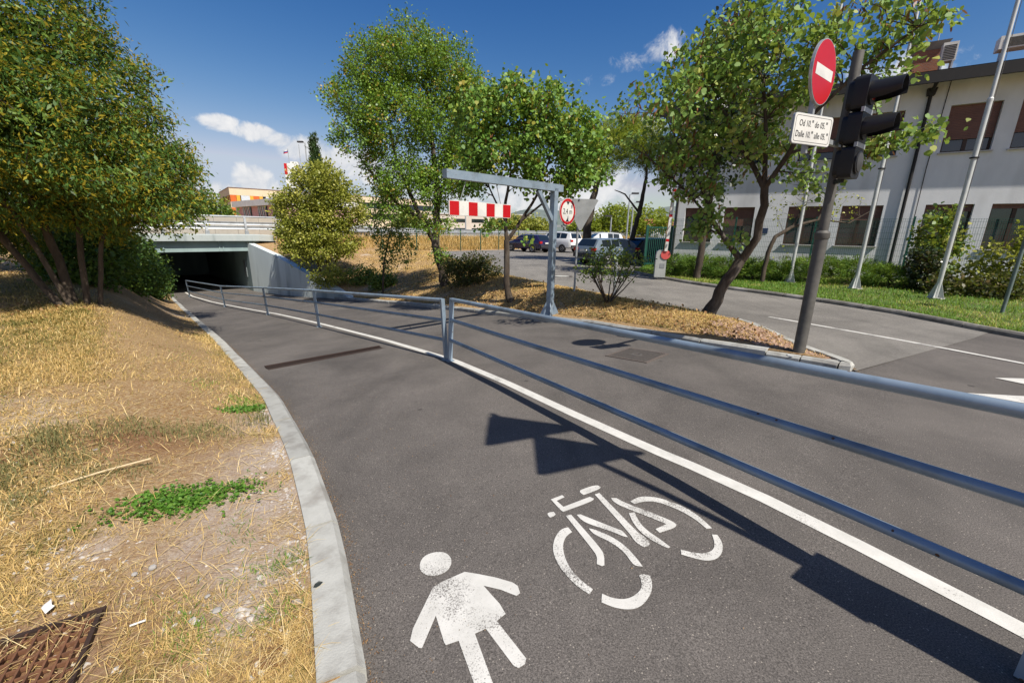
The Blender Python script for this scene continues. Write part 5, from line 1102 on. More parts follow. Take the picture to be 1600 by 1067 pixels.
# yellow green shrub on the bank by the wing wall
x, y = -10.35, 23.0; z0 = gz(x, y)
plant('yellow_shrub', 'large pale yellow green shrub on the bank above the retaining wall', 'shrub', (x, y, z0), [[(x + .2, y, z0, .09), (x + .25, y, z0 + 1.3, .07), (x, y, z0 + 3.2, .04)], [(x + .5, y, z0, .07), (x + .8, y, z0 + 1.4, .05)], [(x - .1, y, z0, .07), (x - .6, y, z0 + 1.5, .05)]], [(x, y, 3.5, 1.4, 1.3, 1.25), (x - 1.0, y, 2.5, 1.2, 1.1, 1.1), (x + 1.2, y, 2.6, 1.25, 1.1, 1.05), (x - .3, y - .2, 1.6, 1.5, 1.2, 1.0), (x + .6, y - .1, 4.1, .9, .9, .7), (x - .9, y - .4, .5, .9, .8, .6), (x - 1.1, y - .3, 1.2, 1.15, .9, .9), (x + 1.0, y - .2, 1.1, 1.1, .9, .85), (x + .1, y - .4, .5, 1.2, .8, .6), (x + .3, y, 4.85, .38, .3, .42), (x - .8, y, 4.25, .42, .4, .42), (x + 1.7, y, 3.6, .5, .4, .45), (x - 2.0, y, 2.9, .45, .5, .5), (x + 2.1, y, 2.2, .45, .5, .5)], 780, 52, (.17, .17, .15), .10, 'oval', L_YEL, BARK, 19, droop=.3, inner=.6, tint=(.5, .28))
for i, (x, y, r, lb) in enumerate(((-9.6, 21.6, .85, 'low ivy covered shrub tumbling over the sloping retaining wall'), (-8.0, 21.9, .8, 'leafy sucker growth at the foot of the yellow green shrub'), (-6.5, 20.7, .6, 'low green shrub on the dry bank between the yellow shrub and the tall tree'))):
    z0 = gz(x, y); plant('bank_shrub', lb, 'shrub', (x, y, z0), [[(x, y, z0, .03), (x, y, z0 + .4, .02)]], [(x, y, z0 + r * .5, r, r * .8, r * .6), (x + .3, y, z0 + r * .8, r * .6, r * .6, r * .5)], 70, 30, (.13, .13, .11), .09, 'oval', L_IVY if i else L_YEL, BARK, 40 + i, 'low shrubs on the bank', droop=.5)
x, y = -5.95, 18.9; z0 = gz(x, y)
plant('hanging_sapling', 'thin sapling with hanging leafy shoots left of the tall tree', 'tree', (x, y, z0), [[(x, y, z0, .05), (x + .15, y, z0 + 1.4, .04), (x + .5, y, z0 + 2.8, .02)]], [(x + .4, y, z0 + 2.9, .9, .7, .6), (x + .9, y, z0 + 2.2, .7, .6, .8), (x + .2, y, z0 + 1.9, .4, .4, .7)], 90, 24, (.10, .10, .16), .085, 'oval', L_IVY, BARK, 44, droop=1.2)
# dark spreading shrub and the rose shrub
x, y = -1.6, 15.7; z0 = gz(x, y)
plant('dark_shrub', 'dense dark dull green shrub between the tall tree and the slender tree', 'shrub', (x, y, z0), [[(x, y, z0, .04), (x, y, z0 + .4, .03)]], [(x, y - .2, z0 + .32, 1.15, .9, .48), (x + .25, y - .2, z0 + .7, .7, .6, .36), (x - .6, y, z0 + .5, .5, .5, .35)], 170, 44, (.11, .11, .10), .065, 'oval', L_DRYB, BARK, 45, droop=-.2, tint=(.45, .28))
x, y = 2.25, 9.75; z0 = gz(x, y)
st_ = []
rg = np.random.default_rng(5)
for k in range(11):
    a = k * 2 * math.pi / 11 + rg.random() * .4; q = .55 + rg.random() * .35; h = .75 + rg.random() * .5
    st_.append([(x + .04 * math.cos(a), y + .04 * math.sin(a), z0, .018), (x + q * .45 * math.cos(a), y + q * .4 * math.sin(a), z0 + h * .45, .013), (x + q * .85 * math.cos(a), y + q * .7 * math.sin(a), z0 + h * .95, .006)])
plant('rose_shrub', 'open leggy rose shrub with bare stems beside the thin sign post', 'shrub', (x, y, z0), st_, [(x, y, z0 + 1.05, .62, .55, .32), (x + .4, y, z0 + .95, .45, .4, .26), (x - .45, y, z0 + .85, .35, .35, .28), (x + .05, y, z0 + .75, .5, .4, .25)], 100, 17, (.085, .085, .08), .055, 'oval', L_IVY, BARK, 46, droop=.2, inner=.2, k=.008, rtip=.003, tint=(.42, .25), trunk_name='stems')
# junipers along the fence, then broad shrubs by the building
JUN = [(6.3, 16.4, .75, .75), (6.95, 15.8, .85, .85), (7.75, 15.4, .95, .85), (8.6, 15.1, .9, .75), (9.5, 14.9, .95, .80), (10.4, 14.4, 1.05, .95), (11.3, 14.0, 1.0, .92), (12.1, 13.5, .95, .75)]
JL = ['first juniper bush from the barrier, low against it', 'second juniper bush from the barrier', 'juniper bush left of the forked tree', 'juniper bush behind the forked trunk', 'juniper bush below the wall plaque', 'tall juniper bush between the first two flag poles', 'broad juniper bush left of the middle flag pole foot', 'last juniper bush before the leafy climber']
for i, (x, y, r, h) in enumerate(JUN):
    plant('juniper_bush', JL[i], 'shrub', (x, y, .14), [[(x, y, .12, .04), (x, y, .4, .03)]], [(x, y, .38 * h + .14, r, r * .8, .40 * h), (x + .2, y + .1, .62 * h + .14, r * .7, r * .6, .30 * h), (x - .35, y - .1, .55 * h + .14, r * .6, r * .5, .28 * h)], 85, 80, (.075, .075, .05), .10, 'needle', L_JUN, BARK, 50 + i, 'juniper bushes along the mesh fence', droop=-.35, out=1.3, inner=.72, up=.3, tint=(.45 + .1 * (i % 2), .36))
FS = [(13.1, 13.3, .14, [(13.0, 13.3, 1.75, .52, .4, .6), (13.35, 13.3, 1.5, .5, .4, .5), (13.2, 13.3, 2.35, .3, .3, .25), (13.2, 13.2, .7, .6, .5, .35)], L_IVY, .11, 'light green leafy climber covering a ground floor window'), (14.3, 12.2, .14, [(14.2, 12.2, 1.1, .75, .6, .6), (14.7, 12.0, 1.7, .7, .6, .6), (14.0, 12.3, .6, .8, .6, .4)], L_YEL, .10, 'bushy yellow green shrub at the right below a dark window'), (13.4, 11.3, .14, [(13.3, 11.3, .42, .9, .6, .3), (12.4, 11.8, .36, .7, .5, .28)], L_DRYB, .09, 'low dull green shrub behind the farthest right flag pole'), (14.9, 10.4, .14, [(14.9, 10.4, .55, 1.1, .8, .45)], L_JUN, .10, 'low green shrub at the right edge behind the street sign'),
      (12.35, 12.75, .14, [(12.3, 12.7, .95, .35, .3, .4), (12.45, 12.7, .5, .45, .4, .3)], L_DARK, .09, 'small dark leaved shrub beside the dark fence post')]
for i, (x, y, z0, bl, lm, sz, lb) in enumerate(FS):
    plant('building_shrub', lb, 'shrub', (x, y, z0), [[(x, y, z0 - .05, .03), (x, y, z0 + .8, .02)]], bl, 90, 26, (.10, .10, .10), sz, 'oval', lm, BARK, 70 + i, 'shrubs in front of the building', droop=.4, tint=(.55, .28))
# bare crooked tree at the fence
tr = [[(8.5, 14.3, .1, .075), (8.55, 14.3, 1.1, .068), (8.68, 14.3, 1.62, .064), (9.2, 14.3, 1.95, .055), (10.0, 14.3, 2.2, .04), (10.35, 14.3, 3.0, .022)], [(9.2, 14.3, 1.95, .04), (9.5, 14.35, 2.7, .025), (9.3, 14.4, 3.5, .012)], [(10.0, 14.3, 2.2, .03), (11.0, 14.25, 2.1, .02), (11.6, 14.2, 2.5, .01)]]
plant('crooked_tree', 'crooked nearly bare tree with sparse leaves in front of the white wall', 'tree', (8.5, 14.3, .12), tr, [(9.6, 14.3, 3.1, 1.0, .5, .7), (10.6, 14.3, 2.7, .9, .4, .6), (8.8, 14.3, 2.6, .7, .4, .6), (9.0, 14.2, 1.1, .3, .2, .3)], 120, 3, (.05, .05, .05), .075, 'oval', L_YEL, BARK_P, 80, droop=.5, inner=.2, k=.008, rtip=.003)
# small trunk in the dry field, far trees
for i, (x, y, h, r, lm, lb) in enumerate(((10.2, 62, 4.6, 2.6, L_PINE, 'leftmost round pine far behind the silver car'), (14.5, 62, 5.4, 2.9, L_PINE, 'tall pine far off between the two pine trunks'), (19.5, 63, 5.3, 3.0, L_PINE, 'wide pine far off left of the barrier arm'), (-1.0, 66, 4.2, 2.4, L_YEL, 'olive tree far off behind the purple hatchback'), (3.0, 68, 4.0, 2.3, L_YEL, 'olive tree far off behind the white off-road car'), (-14.5, 60, 3.9, 2.2, L_IVY, 'round tree far off below the striped board'), (-33.5, 48, 4.8, 2.0, L_IVY, 'dark round tree beyond the highway beside the yellow shrub'), (-43, 52, 3.6, 1.6, L_POD, 'dark red leaved shrub in front of the school wall'))):
    plant('far_tree', lb, 'tree', (x, y, 0), [[(x, y, -.1, .16), (x + .1, y, h * .45, .10)]], [(x, y, h * .66, r, r, h * .33), (x + r * .5, y, h * .5, r * .7, r * .7, h * .22), (x - r * .5, y, h * .55, r * .7, r * .7, h * .25)], 130, 26, (.35, .35, .28), .30, 'oval', lm, BARK, 90 + i, 'trees beyond the highway', droop=.0, inner=.5, tint=(.5, .3))
plant('cypress_tree', 'narrow dark cypress rising beyond the yellow green shrub', 'tree', (-27.0, 60.5, 0), [[(-27, 60.5, -.1, .2), (-27, 60.5, 10, .06)]], [(-27, 60.5, 6.5, .95, .95, 5.0), (-27, 60.5, 10.0, .62, .62, 3.6)], 420, 40, (.14, .14, .3), .34, 'lance', leaf_mat('cypress_leaf', [(0, (.012, .03, .01)), (1, (.04, .065, .018))], .1, .2), BARK, 99, droop=-1.6, inner=.5, out=.2)

# ------------------------------------------------------------------ far buildings, tower, masts, mountains
CREAM = mat('cream_render', (.62, .52, .36), (.56, .47, .33), .4, .9); ORANGE = mat('orange_panel', (.60, .13, .02), None, 3, .6); YELLOW = mat('yellow_panel', (.70, .38, .04), None, 3, .6); PINK = mat('pink_render', (.66, .38, .38), None, .6, .9); WPAINT = mat('white_render', (.66, .66, .63), None, .5, .9)
sb = thing('school_building', 'cream school building with orange and yellow panels between its windows', 'building', (-55.25, 85, 0), math.atan2(.63, .77))
MB().box((22, 9, 1.9), (44, 18, 3.9)).build('base_storey', CREAM, sb); MB().box((22, 9.1, 4.55), (43.9, 17.8, 1.4)).build('window_band', CARGLASS, sb); MB().box((22, 9, 5.75), (44, 18, 1.1)).build('spandrel', CREAM, sb); MB().box((22, 9.1, 6.95), (43.9, 17.8, 1.3)).build('window_band', CARGLASS, sb); MB().box((22, 9, 8.27), (44, 18, 1.34)).build('parapet', CREAM, sb); MB().box((22, 9, 8.98), (44.2, 18.2, .08)).build('roof_edge', mat('brown_roof_edge', (.2, .1, .07), None, 5, .7), sb)
for z, h in ((6.95, 1.26), (4.55, 1.36)):
    for x, w, m in ((.55, 1.0, ORANGE), (1.4, .6, YELLOW), (3.6, .7, YELLOW), (4.45, 1.0, ORANGE), (5.3, .6, YELLOW), (8.3, .8, YELLOW), (9.1, .7, ORANGE), (12, .8, YELLOW), (12.9, .9, ORANGE), (16, 1, YELLOW)): MB().box((x, .06, z), (w, .16, h)).build('colour_panel', m, sb)
    for k in range(7): MB().box((.03, 1.2 + k * 2.3, z), (.16, .7, h)).build('colour_panel', YELLOW if k % 2 else mat('ochre_panel', (.35, .16, .05), None, 3, .6), sb)
    for x in (2.6, 6.9): MB().box((x, .03, z), (1.5, .14, h)).build('blind', mat('pale_blind', (.55, .60, .64), None, 3, .6), sb)
kb = thing('pink_building', 'low pink building with a white roof edge and striped window awnings', 'building', (-44.4, 70, 0), math.atan2(-.64, .77))
MB().box((9, 5, 2.35), (18, 10, 4.7)).build('wall', PINK, kb); MB().box((9, 4.8, 5.05), (18.6, 11.2, .85)).build('roof_edge', WPAINT, kb); MB().box((.1, -.1, 2.35), (.5, .5, 4.7)).build('corner_column', WPAINT, kb)
for x0 in (2.2, 8.2, 13.5):
    wn = MB().box((x0 + 1.6, -.03, 3.85), (3.4, .16, 1.5)).build('window', CARGLASS, kb)
    for k in range(5): MB().bar((x0 + .3 + k * .65, -.25, 4.5), (x0 + .55 + k * .65, -.25, 3.1), .22, .06, (0, 1, 0)).build('awning_fin', WPAINT if k % 2 else mat('pale_pink', (.7, .5, .48), None, 3, .8), wn)
    MB().box((x0 + 1.6, -.12, 3.03), (3.6, .3, .12)).build('sill', mat('sill_grey', (.3, .27, .27), None, 3, .8), wn)
tw = thing('tower', 'white tower top with a red corner beyond the yellow shrub', 'tower', (-37.6, 75.5, 0), .25)
MB().box((0, 0, 6), (2.2, 2.0, 12.0)).build('shaft', WPAINT, tw); MB().box((-.92, -1.0, 11.1), (.44, .1, 1.7)).build('red_corner', RED, tw); MB().box((.4, -.3, 12.05), (1.2, 1.2, .5)).build('roof_box', WPAINT, tw)
fl = thing('flag', 'small white blue and red flag on a pole above the tower', 'flag', (-37.9, 75, 12.0)); MB().tube([Z * 0, Z * 2.3], .05, 6).build('pole', GALV2, fl)
for k, m in enumerate((WPAINT, mat('flag_blue', (.06, .10, .30), None, 3, .8), RED)): 
    mb = MB(); n = 6
    for i in range(n + 1):
        for z in (2.2 - k * .16, 2.2 - (k + 1) * .16): mb.v.append((-.05 - i * .13, .08 * math.sin(i * 1.3), z - .04 * i))
    mb.f = [(2 * i, 2 * i + 1, 2 * i + 3, 2 * i + 2) for i in range(n)]; mb.build('stripe', m, fl)
an = thing('antenna', 'thin antenna mast right of the flag', 'antenna', (-36.0, 75, 12.0)); MB().tube([Z * 0, Z * 3.0], .05, 6).build('mast', GALV2, an)
def lamp(x, y, h, arm, label):
    t = thing('street_lamp', label, 'street lamp', (x, y, 0), 0, 'street lamps beyond the highway'); MB().tube([Z * 0, Z * h], [.11, .07], 8).build('pole', GALV2, t); MB().tube([Z * h, Vector((arm, 0, h + .15))], .04, 6).build('arm', GALV2, t); MB().box((arm * 1.2, 0, h + .15), (.75, .35, .18)).build('lamp_head', BUMP, t)
lamp(-27.95, 60, 12.5, -.5, 'street lamp beside the cypress'); lamp(13.1, 50, 5.9, .5, 'tall street lamp left of the leaning pine trunk'); lamp(11.2, 50, 3.4, -.3, 'short street lamp left of the tall one'); lamp(14.4, 53, 5.2, .6, 'street lamp just right of the tall one'); lamp(-6.5, 58, 4.6, .5, 'street lamp behind the striped board')
wb = thing('white_building', 'long low white building with window strips beyond the highway', 'building', (-7.5, 92, 0), .0)
MB().box((0, 5, 2.5), (22, 10, 5)).build('wall', mat('cream_white', (.66, .60, .52), None, .4, .9), wb); MB().box((0, 5, 5.05), (22.4, 10.4, .2)).build('roof_edge', WPAINT, wb)
for x0 in (-9, -5.2, -1.4, 2.4, 6.2):
    for z in (3.7, 1.8): MB().box((x0 + 1.2, .0, z), (2.6, .12, .7)).build('window', CARGLASS, wb)
for i, (x, y, w, h, m) in enumerate(((38.5, 120, 5, 5.6, WPAINT), (43.5, 123, 4.5, 5.2, PINK), (48.5, 119, 5, 5.5, CREAM))):
    t = thing('far_house', ['white far house with red roof left of the barrier arm', 'pink far house with red roof behind the barrier arm', 'cream far house with red roof right of the barrier arm'][i], 'house', (x, y, 0), .2 * i)
    MB().box((0, 0, h * .35), (w, 6, h * .7)).build('wall', m, t); MB().add([(-w / 2 - .2, -3.2, h * .7), (w / 2 + .2, -3.2, h * .7), (w / 2 + .2, 3.2, h * .7), (-w / 2 - .2, 3.2, h * .7), (-w / 2 - .2, 0, h), (w / 2 + .2, 0, h)], [(3, 2, 1, 0), (0, 1, 5, 4), (2, 3, 4, 5), (1, 2, 5), (3, 0, 4)]).build('roof', mat('red_roof', (.30, .11, .06), None, 2, .9), t)
    for k in (-1, 1): MB().box((k * w * .25, -3.0, h * .45), (.7, .1, .9)).build('window', CARGLASS, t)
def mountains():
    n = 140; az = np.radians(np.linspace(-75, 80, n)); rg = np.random.default_rng(3)
    h = 60 + 34 * np.sin(az * 5 + 1) + 26 * np.sin(az * 11 + 2) + 14 * np.sin(az * 23) + 5 * np.sin(az * 61); h += np.interp(np.degrees(az), [-75, -30, 0, 10, 20, 40, 80], [-40, -50, -10, 25, 60, 50, 10]); h = np.maximum(h, 12)
    co, q = [], []
    for r, k in ((1500, .0), (1750, .42), (2000, .75), (2300, 1.0), (2800, .4)):
        for i in range(n): co.append((r * math.sin(az[i]), r * math.cos(az[i]), -3 + h[i] * k + (rg.normal() * 6 if 0 < k < 1 else 0)))
    for j in range(4):
        for i in range(n - 1): q += [j * n + i, j * n + i + 1, (j + 1) * n + i + 1, (j + 1) * n + i]
    me = np_mesh('mountains', np.array(co), 4, q, None, mat('wooded_limestone', (.10, .13, .11), (.16, .18, .16), .01, .95)); me.polygons.foreach_set('use_smooth', [True] * len(me.polygons)); struct(link('mountains', me))
mountains()
# ------------------------------------------------------------------ ground cover: dry grass, green grass, gravel, weeds, litter
def vnoise(x, y, s, seed):
    r = np.random.default_rng(seed); g = r.random((64, 64)); X = (np.asarray(x) * s) % 64; Y = (np.asarray(y) * s) % 64
    i, j = X.astype(int), Y.astype(int); fx, fy = smooth(X - i), smooth(Y - j); i2, j2 = (i + 1) % 64, (j + 1) % 64
    return (g[i, j] * (1 - fx) + g[i2, j] * fx) * (1 - fy) + (g[i, j2] * (1 - fx) + g[i2, j2] * fx) * fy
def blades(name, x, y, z, h, wd, flat, m, tint, rng, parent=None):
    """one three-sided blade each: a bent strip of two faces"""
    n = len(x); a = rng.random(n) * 2 * math.pi; lean = np.abs(rng.normal(flat, .35, n)); dx, dy = np.cos(a), np.sin(a); px, py = -dy, dx
    b = np.stack([x, y, z], 1); d = np.stack([dx * np.sin(lean), dy * np.sin(lean), np.cos(lean)], 1); s = np.stack([px, py, np.zeros(n)], 1)
    mid = b + d * (h * .55)[:, None]; tip = mid + np.stack([dx * np.sin(lean + .45), dy * np.sin(lean + .45), np.cos(lean + .45)], 1) * (h * .45)[:, None]
    tip[:, 2] = np.maximum(tip[:, 2], b[:, 2] + .004); mid[:, 2] = np.maximum(mid[:, 2], b[:, 2] + .006)
    w = (wd * .5)[:, None]
    co = np.stack([b - s * w, b + s * w, mid + s * w * .8, tip, mid - s * w * .8], 1).reshape(-1, 3)
    return tag(link(name, np_mesh(name, co, 3, (np.array([0, 1, 2, 0, 2, 4, 4, 2, 3])[None] + (np.arange(n) * 5)[:, None]).reshape(-1), np.repeat(np.clip(tint, 0, 1), 3), m), parent), None, None, None, 'stuff')
STRAW = leaf_mat('dry_grass_blade', [(0.0, (.11, .115, .030)), (.22, (.24, .19, .065)), (.5, (.46, .30, .105)), (.8, (.61, .43, .18)), (1.0, (.72, .56, .30))], .25, .2, .7, 1.22)
GRN = leaf_mat('green_grass_blade', [(0.0, (.030, .085, .010)), (.5, (.085, .175, .020)), (.85, (.17, .25, .035)), (1.0, (.36, .31, .10))], .35, .3, .6, 1.4)
HERB = leaf_mat('grey_green_herb', [(0.0, (.085, .085, .032)), (.5, (.15, .15, .062)), (1.0, (.30, .22, .09))], .25, .2, .8, 1.15)
CLOV = leaf_mat('clover_leaf', [(0.0, (.035, .10, .012)), (.6, (.085, .19, .022)), (1.0, (.17, .27, .05))], .35, .3, .5, 1.3)
LITL = leaf_mat('fallen_leaf', [(0.0, (.10, .045, .02)), (.5, (.24, .12, .05)), (1.0, (.42, .27, .13))], .15, .2, .8, 1.0)

rg = np.random.default_rng(21)
def left_points(n, rmin, rmax, amin=-84, amax=-22, pw=1.0):
    r = np.exp(rg.random(n) * (math.log(rmax) - math.log(rmin)) + math.log(rmin)); h_ = n // 2; r[:h_] = rmin + (min(rmax, 12) - rmin) * rg.random(h_); a = np.radians(rg.uniform(amin, amax, n)); x, y = r * np.sin(a), r * np.cos(a)
    u, w = to_uw(x, y); ok = (u < ukl(w) - .18) & (w < 31); return x[ok], y[ok], r[ok]
x, y, r = left_points(900000, .95, 30)
u, w = to_uw(x, y); nz = vnoise(x + 40, y, .9, 1); nz2 = vnoise(x + 40, y, 3.5, 2); nz3 = vnoise(x + 40, y, 9, 4)
keep = (rg.random(len(x)) < (.40 + .9 * nz2) * (1 - .94 * np.clip(gravel_mask(x, y) * 1.6, 0, 1)) * (1 - .6 * mud_mask(x, y)) * np.where(nz3 > .8, .35, 1) * np.where(np.hypot(x + 1.79, y - 1.05) < .34, .08, 1)); x, y, r, nz, nz2, u, w = (q[keep] for q in (x, y, r, nz, nz2, u, w))
tint = .53 + .22 * rg.normal(size=len(x)) + .14 * (nz2 - .5) - .42 * np.clip((vnoise(x + 9, y + 7, .45, 6) - .60) * 4, 0, 1) - .25 * (vnoise(x, y, 2.2, 7) > .72)
blades('dry_grass', x, y, z_left(u, w) - .01, (.026 + .044 * rg.random(len(x))) * (1 + .6 * (nz - .3)) * np.interp(r, [1, 3, 10], [.9, 1.0, 1.35]), (.0013 + .0009 * rg.random(len(x))) * np.maximum(1, r / 1.5) ** .92, 1.15, STRAW, tint, rg)
x, y, r = left_points(150000, 6.0, 18); u, w = to_uw(x, y); keep = rg.random(len(x)) < .35 + .8 * vnoise(x + 40, y, 2.1, 12); x, y, r, u, w = (q[keep] for q in (x, y, r, u, w))
blades('slope_grass', x, y, z_left(u, w) - .01, .05 + .07 * rg.random(len(x)), .0042 * r / 6, .85, STRAW, .46 + .22 * rg.normal(size=len(x)) - .25 * (vnoise(x, y, 1.3, 13) > .7), rg)
n = 2600; x, y, r = left_points(n * 4, 7.0, 16); u, w = to_uw(x, y); ok = (rg.random(len(x)) < .5 * smooth((w - 9.5) / 2.5)) & (u > -2.6); x, y, u, w = x[ok], y[ok], u[ok], w[ok]
tag(link('fallen_leaves', leaf_mesh('fallen_leaves', leaf_frames(np.stack([x, y, z_left(u, w) + .03], 1), 1, (.01, .01, .01), .045, rg, None, 0, 0, (.45, .3), 2.5), 'oval', LITL)), None, None, None, 'stuff')
# long fallen straws
x, y, r = left_points(6000, 1.0, 8); u, w = to_uw(x, y)
blades('straw', x, y, z_left(u, w) + .012, (.08 + .12 * rg.random(len(x))), .0022 * np.maximum(1, r / 2), 1.5, STRAW, .8 + .12 * rg.normal(size=len(x)), rg)
# dry grass on the island bank and in the far field
n = 240000; w = rg.uniform(.62, 28.4, n) ** 1.0; s = rg.random(n); a, e = ukr(w) + .2, uke(w) - .12; u = a + (e - a) * s; ok = (e - a > .1); u, w = u[ok], w[ok]
x, y = uw(u, w); r = np.hypot(x, y); pk = rg.random(len(x)) < np.clip(7 / r, .45, 1) * (.35 + .8 * vnoise(x + 40, y, 1.6, 3)) * np.where(w < 2.2, .25, 1); x, y, u, w, r = (q[pk] for q in (x, y, u, w, r))
blades('bank_grass', x, y, z_isl(u, w) - .01, .04 + .06 * rg.random(len(x)), .0022 * np.maximum(1, r / 2), 1.05, STRAW, .58 + .16 * rg.normal(size=len(x)) - .4 * (vnoise(x, y, 1.1, 8) > .78), rg)
n = 26000; u = rg.uniform(8.8, 62, n); w = rg.uniform(28.9, 31.9, n); x, y = uw(u, w)
ok = (u > uke(w) - 1); blades('tall_dry_grass', x, y, hbase(w) - .02, .35 + .4 * rg.random(n), .02 + .02 * rg.random(n), .35, STRAW, .55 + .15 * rg.normal(size=n), rg)
# lawn
n = 60000; k = rg.uniform(0, len(LAWN_K) - 1.001, n); i = k.astype(int); f = k - i; t = rg.random(n) ** 1.5 * .9
A0, A1, B0, B1 = (np.array(q) for q in ([LAWN_K[j] for j in i], [LAWN_K[j + 1] for j in i], [LAWN_F[j] for j in i], [LAWN_F[j + 1] for j in i]))
ka = A0 * (1 - f)[:, None] + A1 * f[:, None]; kb_ = B0 * (1 - f)[:, None] + B1 * f[:, None]; dd = (kb_ - ka); dd /= np.linalg.norm(dd, axis=1)[:, None]; P = ka + dd * .17 + (kb_ - ka) * t[:, None]
r = np.hypot(P[:, 0], P[:, 1])
blades('lawn_grass', P[:, 0], P[:, 1], .085 + .10 * t - .01, .05 + .07 * rg.random(n), .0032 * np.maximum(1, r / 3), .55, GRN, .50 + .18 * rg.normal(size=n) + .35 * (vnoise(P[:, 0], P[:, 1], .9, 9) > .66), rg)
# weeds on the left
def patch(name, cx, cy, sx, sy, n, m, hh, flat, ang=-.8, size=.004, tint=.5):
    p = rg.normal(size=(n, 2)) * (sx, sy); ca, sa = math.cos(ang), math.sin(ang); x, y = cx + p[:, 0] * ca - p[:, 1] * sa, cy + p[:, 0] * sa + p[:, 1] * ca
    u, w = to_uw(x, y); ok = u < ukl(w) - .19; x, y, u, w = x[ok], y[ok], u[ok], w[ok]; return blades(name, x, y, z_left(u, w) - .005, hh * (.5 + rg.random(len(x))), np.full(len(x), size) * max(1, math.hypot(cx, cy) / 2.5), flat, m, tint + .2 * rg.normal(size=len(x)), rg)
for k in range(10): patch('herb_tuft', -2.50 - .13 * k + rg.normal() * .10, 3.36 - .10 * k + rg.normal() * .16, .15, .10, 380 - 22 * k, HERB, .075, .5, size=.003)
for k in range(7): patch('herb_tuft', -2.5 - .16 * k, 2.35 + rg.normal() * .12, .10, .07, 260, HERB, .06, .7, size=.003)
for cx, cy, sx, sy, n in ((-3.0, 4.25, .22, .10, 900), (-3.75, 4.75, .2, .08, 600), (-4.9, 5.9, .3, .1, 600), (-1.12, 1.75, .06, .12, 380), (-1.0, 1.45, .05, .10, 240), (-1.3, 1.34, .12, .06, 300), (-1.55, 2.0, .1, .05, 150), (-5.5, 6.6, .4, .15, 500)): patch('green_grass', cx, cy, sx, sy, n, GRN, .05, .8, size=.0035)
def clover(cx, cy, sx, sy, n, ang):
    p = rg.normal(size=(n, 2)) * (sx, sy); ca, sa = math.cos(ang), math.sin(ang); x, y = cx + p[:, 0] * ca - p[:, 1] * sa, cy + p[:, 0] * sa + p[:, 1] * ca; u, w = to_uw(x, y); ok = u < ukl(w) - .2; x, y, u, w = x[ok], y[ok], u[ok], w[ok]
    z = z_left(u, w) + .012 + .03 * rg.random(len(x)); tips = np.stack([x, y, z], 1)
    fr = leaf_frames(tips, 4, (.008, .008, .004), .0155, rg, None, .05, 0, (.5, .3), 2.2); return leaf_mesh('clover', fr, 'round', CLOV)
tag(link('clover_patch', clover(-1.97, 2.22, .165, .085, 800, .75)), None, None, None, 'stuff'); tag(link('clover_patch', clover(-2.75, 3.98, .12, .06, 300, .5)), None, None, None, 'stuff')
# gravel near the kerb
def stones(name, n, m_pts, m, smin, smax, seed, zf):
    x, y = m_pts; r_ = np.random.default_rng(seed); n = len(x); sz = r_.uniform(smin, smax, n) * np.exp(r_.normal(0, .35, n)); base = np.array([(1, 0, 0), (0, 1, 0), (-1, 0, 0), (0, -1, 0), (0, 0, .7), (.5, .5, .45)], float)
    co = np.empty((n, 6, 3)); a = r_.random(n) * 6.28; ca, sa = np.cos(a), np.sin(a)
    for k in range(6):
        v = base[k] + r_.normal(0, .16, (n, 3)); X = v[:, 0] * 1.25; Y = v[:, 1] * .85
        co[:, k] = np.stack([x + sz * (X * ca - Y * sa), y + sz * (X * sa + Y * ca), zf + sz * (v[:, 2] - .1)], 1)
    tri = np.array([(0, 5, 4), (0, 1, 5), (1, 4, 5), (1, 2, 4), (2, 3, 4), (3, 0, 4)]); idx = (tri[None] + (np.arange(n) * 6)[:, None, None]).reshape(-1)
    return tag(link(name, np_mesh(name, co.reshape(-1, 3), 3, idx, None, m)), None, None, None, 'stuff')
GRAV = mat('pale_gravel', (.54, .50, .45), (.36, .32, .28), 90, .9, c3=(.22, .19, .17), big=55)
x, y, r = left_points(120000, 1.0, 6); g = gravel_mask(x, y); ok = rg.random(len(x)) < g ** 1.2 * .75 + .012; x, y = x[ok], y[ok]; u, w = to_uw(x, y)
stones('gravel', 0, (x, y), GRAV, .0035, .0125, 4, z_left(u, w))
n = 2600; w = rg.uniform(.62, 2.6, n); u = ukr(w) + .2 + (uke(w) - ukr(w) - .3) * rg.random(n); x, y = uw(u, w); z = z_isl(u, w)
stones('bark_mulch', 0, (x, y), mat('bark_mulch', (.30, .17, .11), (.42, .30, .22), 25, .95, c3=(.14, .075, .045), big=9), .012, .024, 5, z + .004)
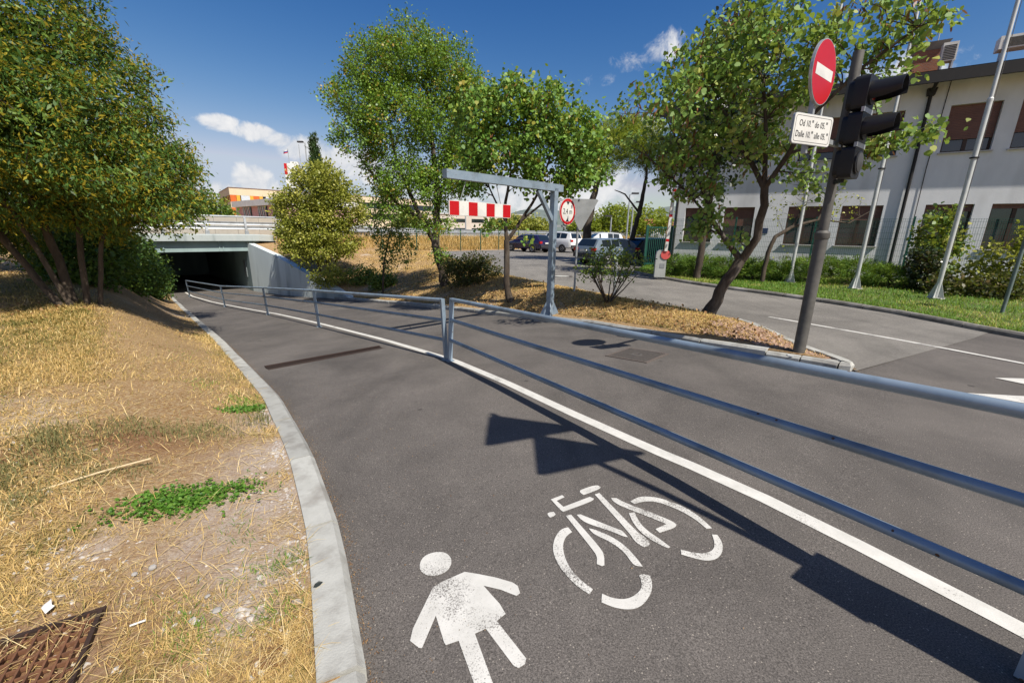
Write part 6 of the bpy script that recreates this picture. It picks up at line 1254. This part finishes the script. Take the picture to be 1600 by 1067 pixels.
# fallen leaves on the bank and bits of litter on the asphalt
n = 2600; w = rg.uniform(1.5, 18, n); s = rg.random(n) ** 1.6; u = ukr(w) + .22 + (uke(w) - ukr(w) - .35) * s; x, y = uw(u, w); tp = np.stack([x, y, z_isl(u, w) + .03], 1)
tag(link('fallen_leaves', leaf_mesh('fallen_leaves', leaf_frames(tp, 1, (.01, .01, .008), .055, rg, None, 0, 0, (.5, .3), 2.5), 'oval', LITL)), None, None, None, 'stuff')
n = 5200; w = rg.uniform(.2, 11, n); u = ukl(w) + .006 + np.abs(np.where(rg.random(n) < .8, rg.normal(0, .035, n), rg.normal(0, .8, n))); ok = u < 7; x, y = uw(u[ok], w[ok]); tp = np.stack([x, y, zl(w[ok]) + .006], 1)
tag(link('blown_debris', leaf_mesh('blown_debris', leaf_frames(tp, 1, (.005, .005, .0), .009, rg, None, 0, 0, (.6, .35), 4), 'lance', LITL)), None, None, None, 'stuff')
def litter(name, label, cat, px, py, mb, m, rz):
    z = gz(px, py, .02); o = mb.build(name, m); o.location = (px, py, z); o.rotation_euler = (.15, .1, rz); tag(o, label, cat); return o
PAP = mat('crumpled_paper', (.72, .70, .66), None, 12, .8)
litter('cigarette_stub', 'white cigarette stub lying beside the rusty grate', 'cigarette', -1.53, 1.33, MB().tube([(0, 0, 0), (.05, 0, .004)], .004, 8), PAP, .6)
litter('paper_scrap', 'crumpled white paper scrap in the dry grass above the grate', 'paper', -1.90, 1.36, MB().add([(0, 0, 0), (.03, .006, .012), (.028, .03, .004), (-.004, .026, .016), (.01, .05, .006), (.034, .055, .012)], [(0, 1, 2, 3), (3, 2, 5, 4)]), PAP, 1.1)
for i, (px, py, s) in enumerate(((-1.70, 1.64, .017), (-1.74, 1.59, .013), (-1.25, 1.43, .019), (-1.34, 1.50, .012))):
    mb = MB(); mb.lathe([(s * .5, -s * .2), (s, .0), (s * .8, s * .4), (s * .3, s * .55)], 7); litter('stone', ['pale stone in the dry grass, upper of the close pair', 'pale stone in the dry grass, lower of the close pair', 'largest pale stone near the kerb', 'small pale stone near the kerb'][i], 'stone', px, py, mb, mat('grey_stone', (.36, .335, .30), (.28, .26, .235), 30, .9), i * 1.3)
o = MB().add([(0, 0, .002), (.012, .012, .006), (.03, .013, .008), (.045, 0, .003), (.03, -.012, .006), (.012, -.012, .004)], [(0, 1, 2, 3, 4, 5)]).build('dark_leaf', mat('dark_dry_leaf', (.03, .035, .03), None, 20, .6)); q = Vector((-.905, 1.575, 0)); o.location = (q.x, q.y, zlp(q.x, q.y) + .103); o.rotation_euler = (0, -.1, .7); tag(o, 'single dark leaf lying on the pale kerb', 'leaf')
mb = MB(); mb.tube([(-2.86, 2.16, .09), (-2.62, 2.38, .11), (-2.47, 2.55, .10)], .006, 6); tag(mb.build('dry_stalk', mat('bleached_stalk', (.6, .47, .28), None, 30, .8)), 'long bleached dry stalk lying across the dry grass', 'stalk')
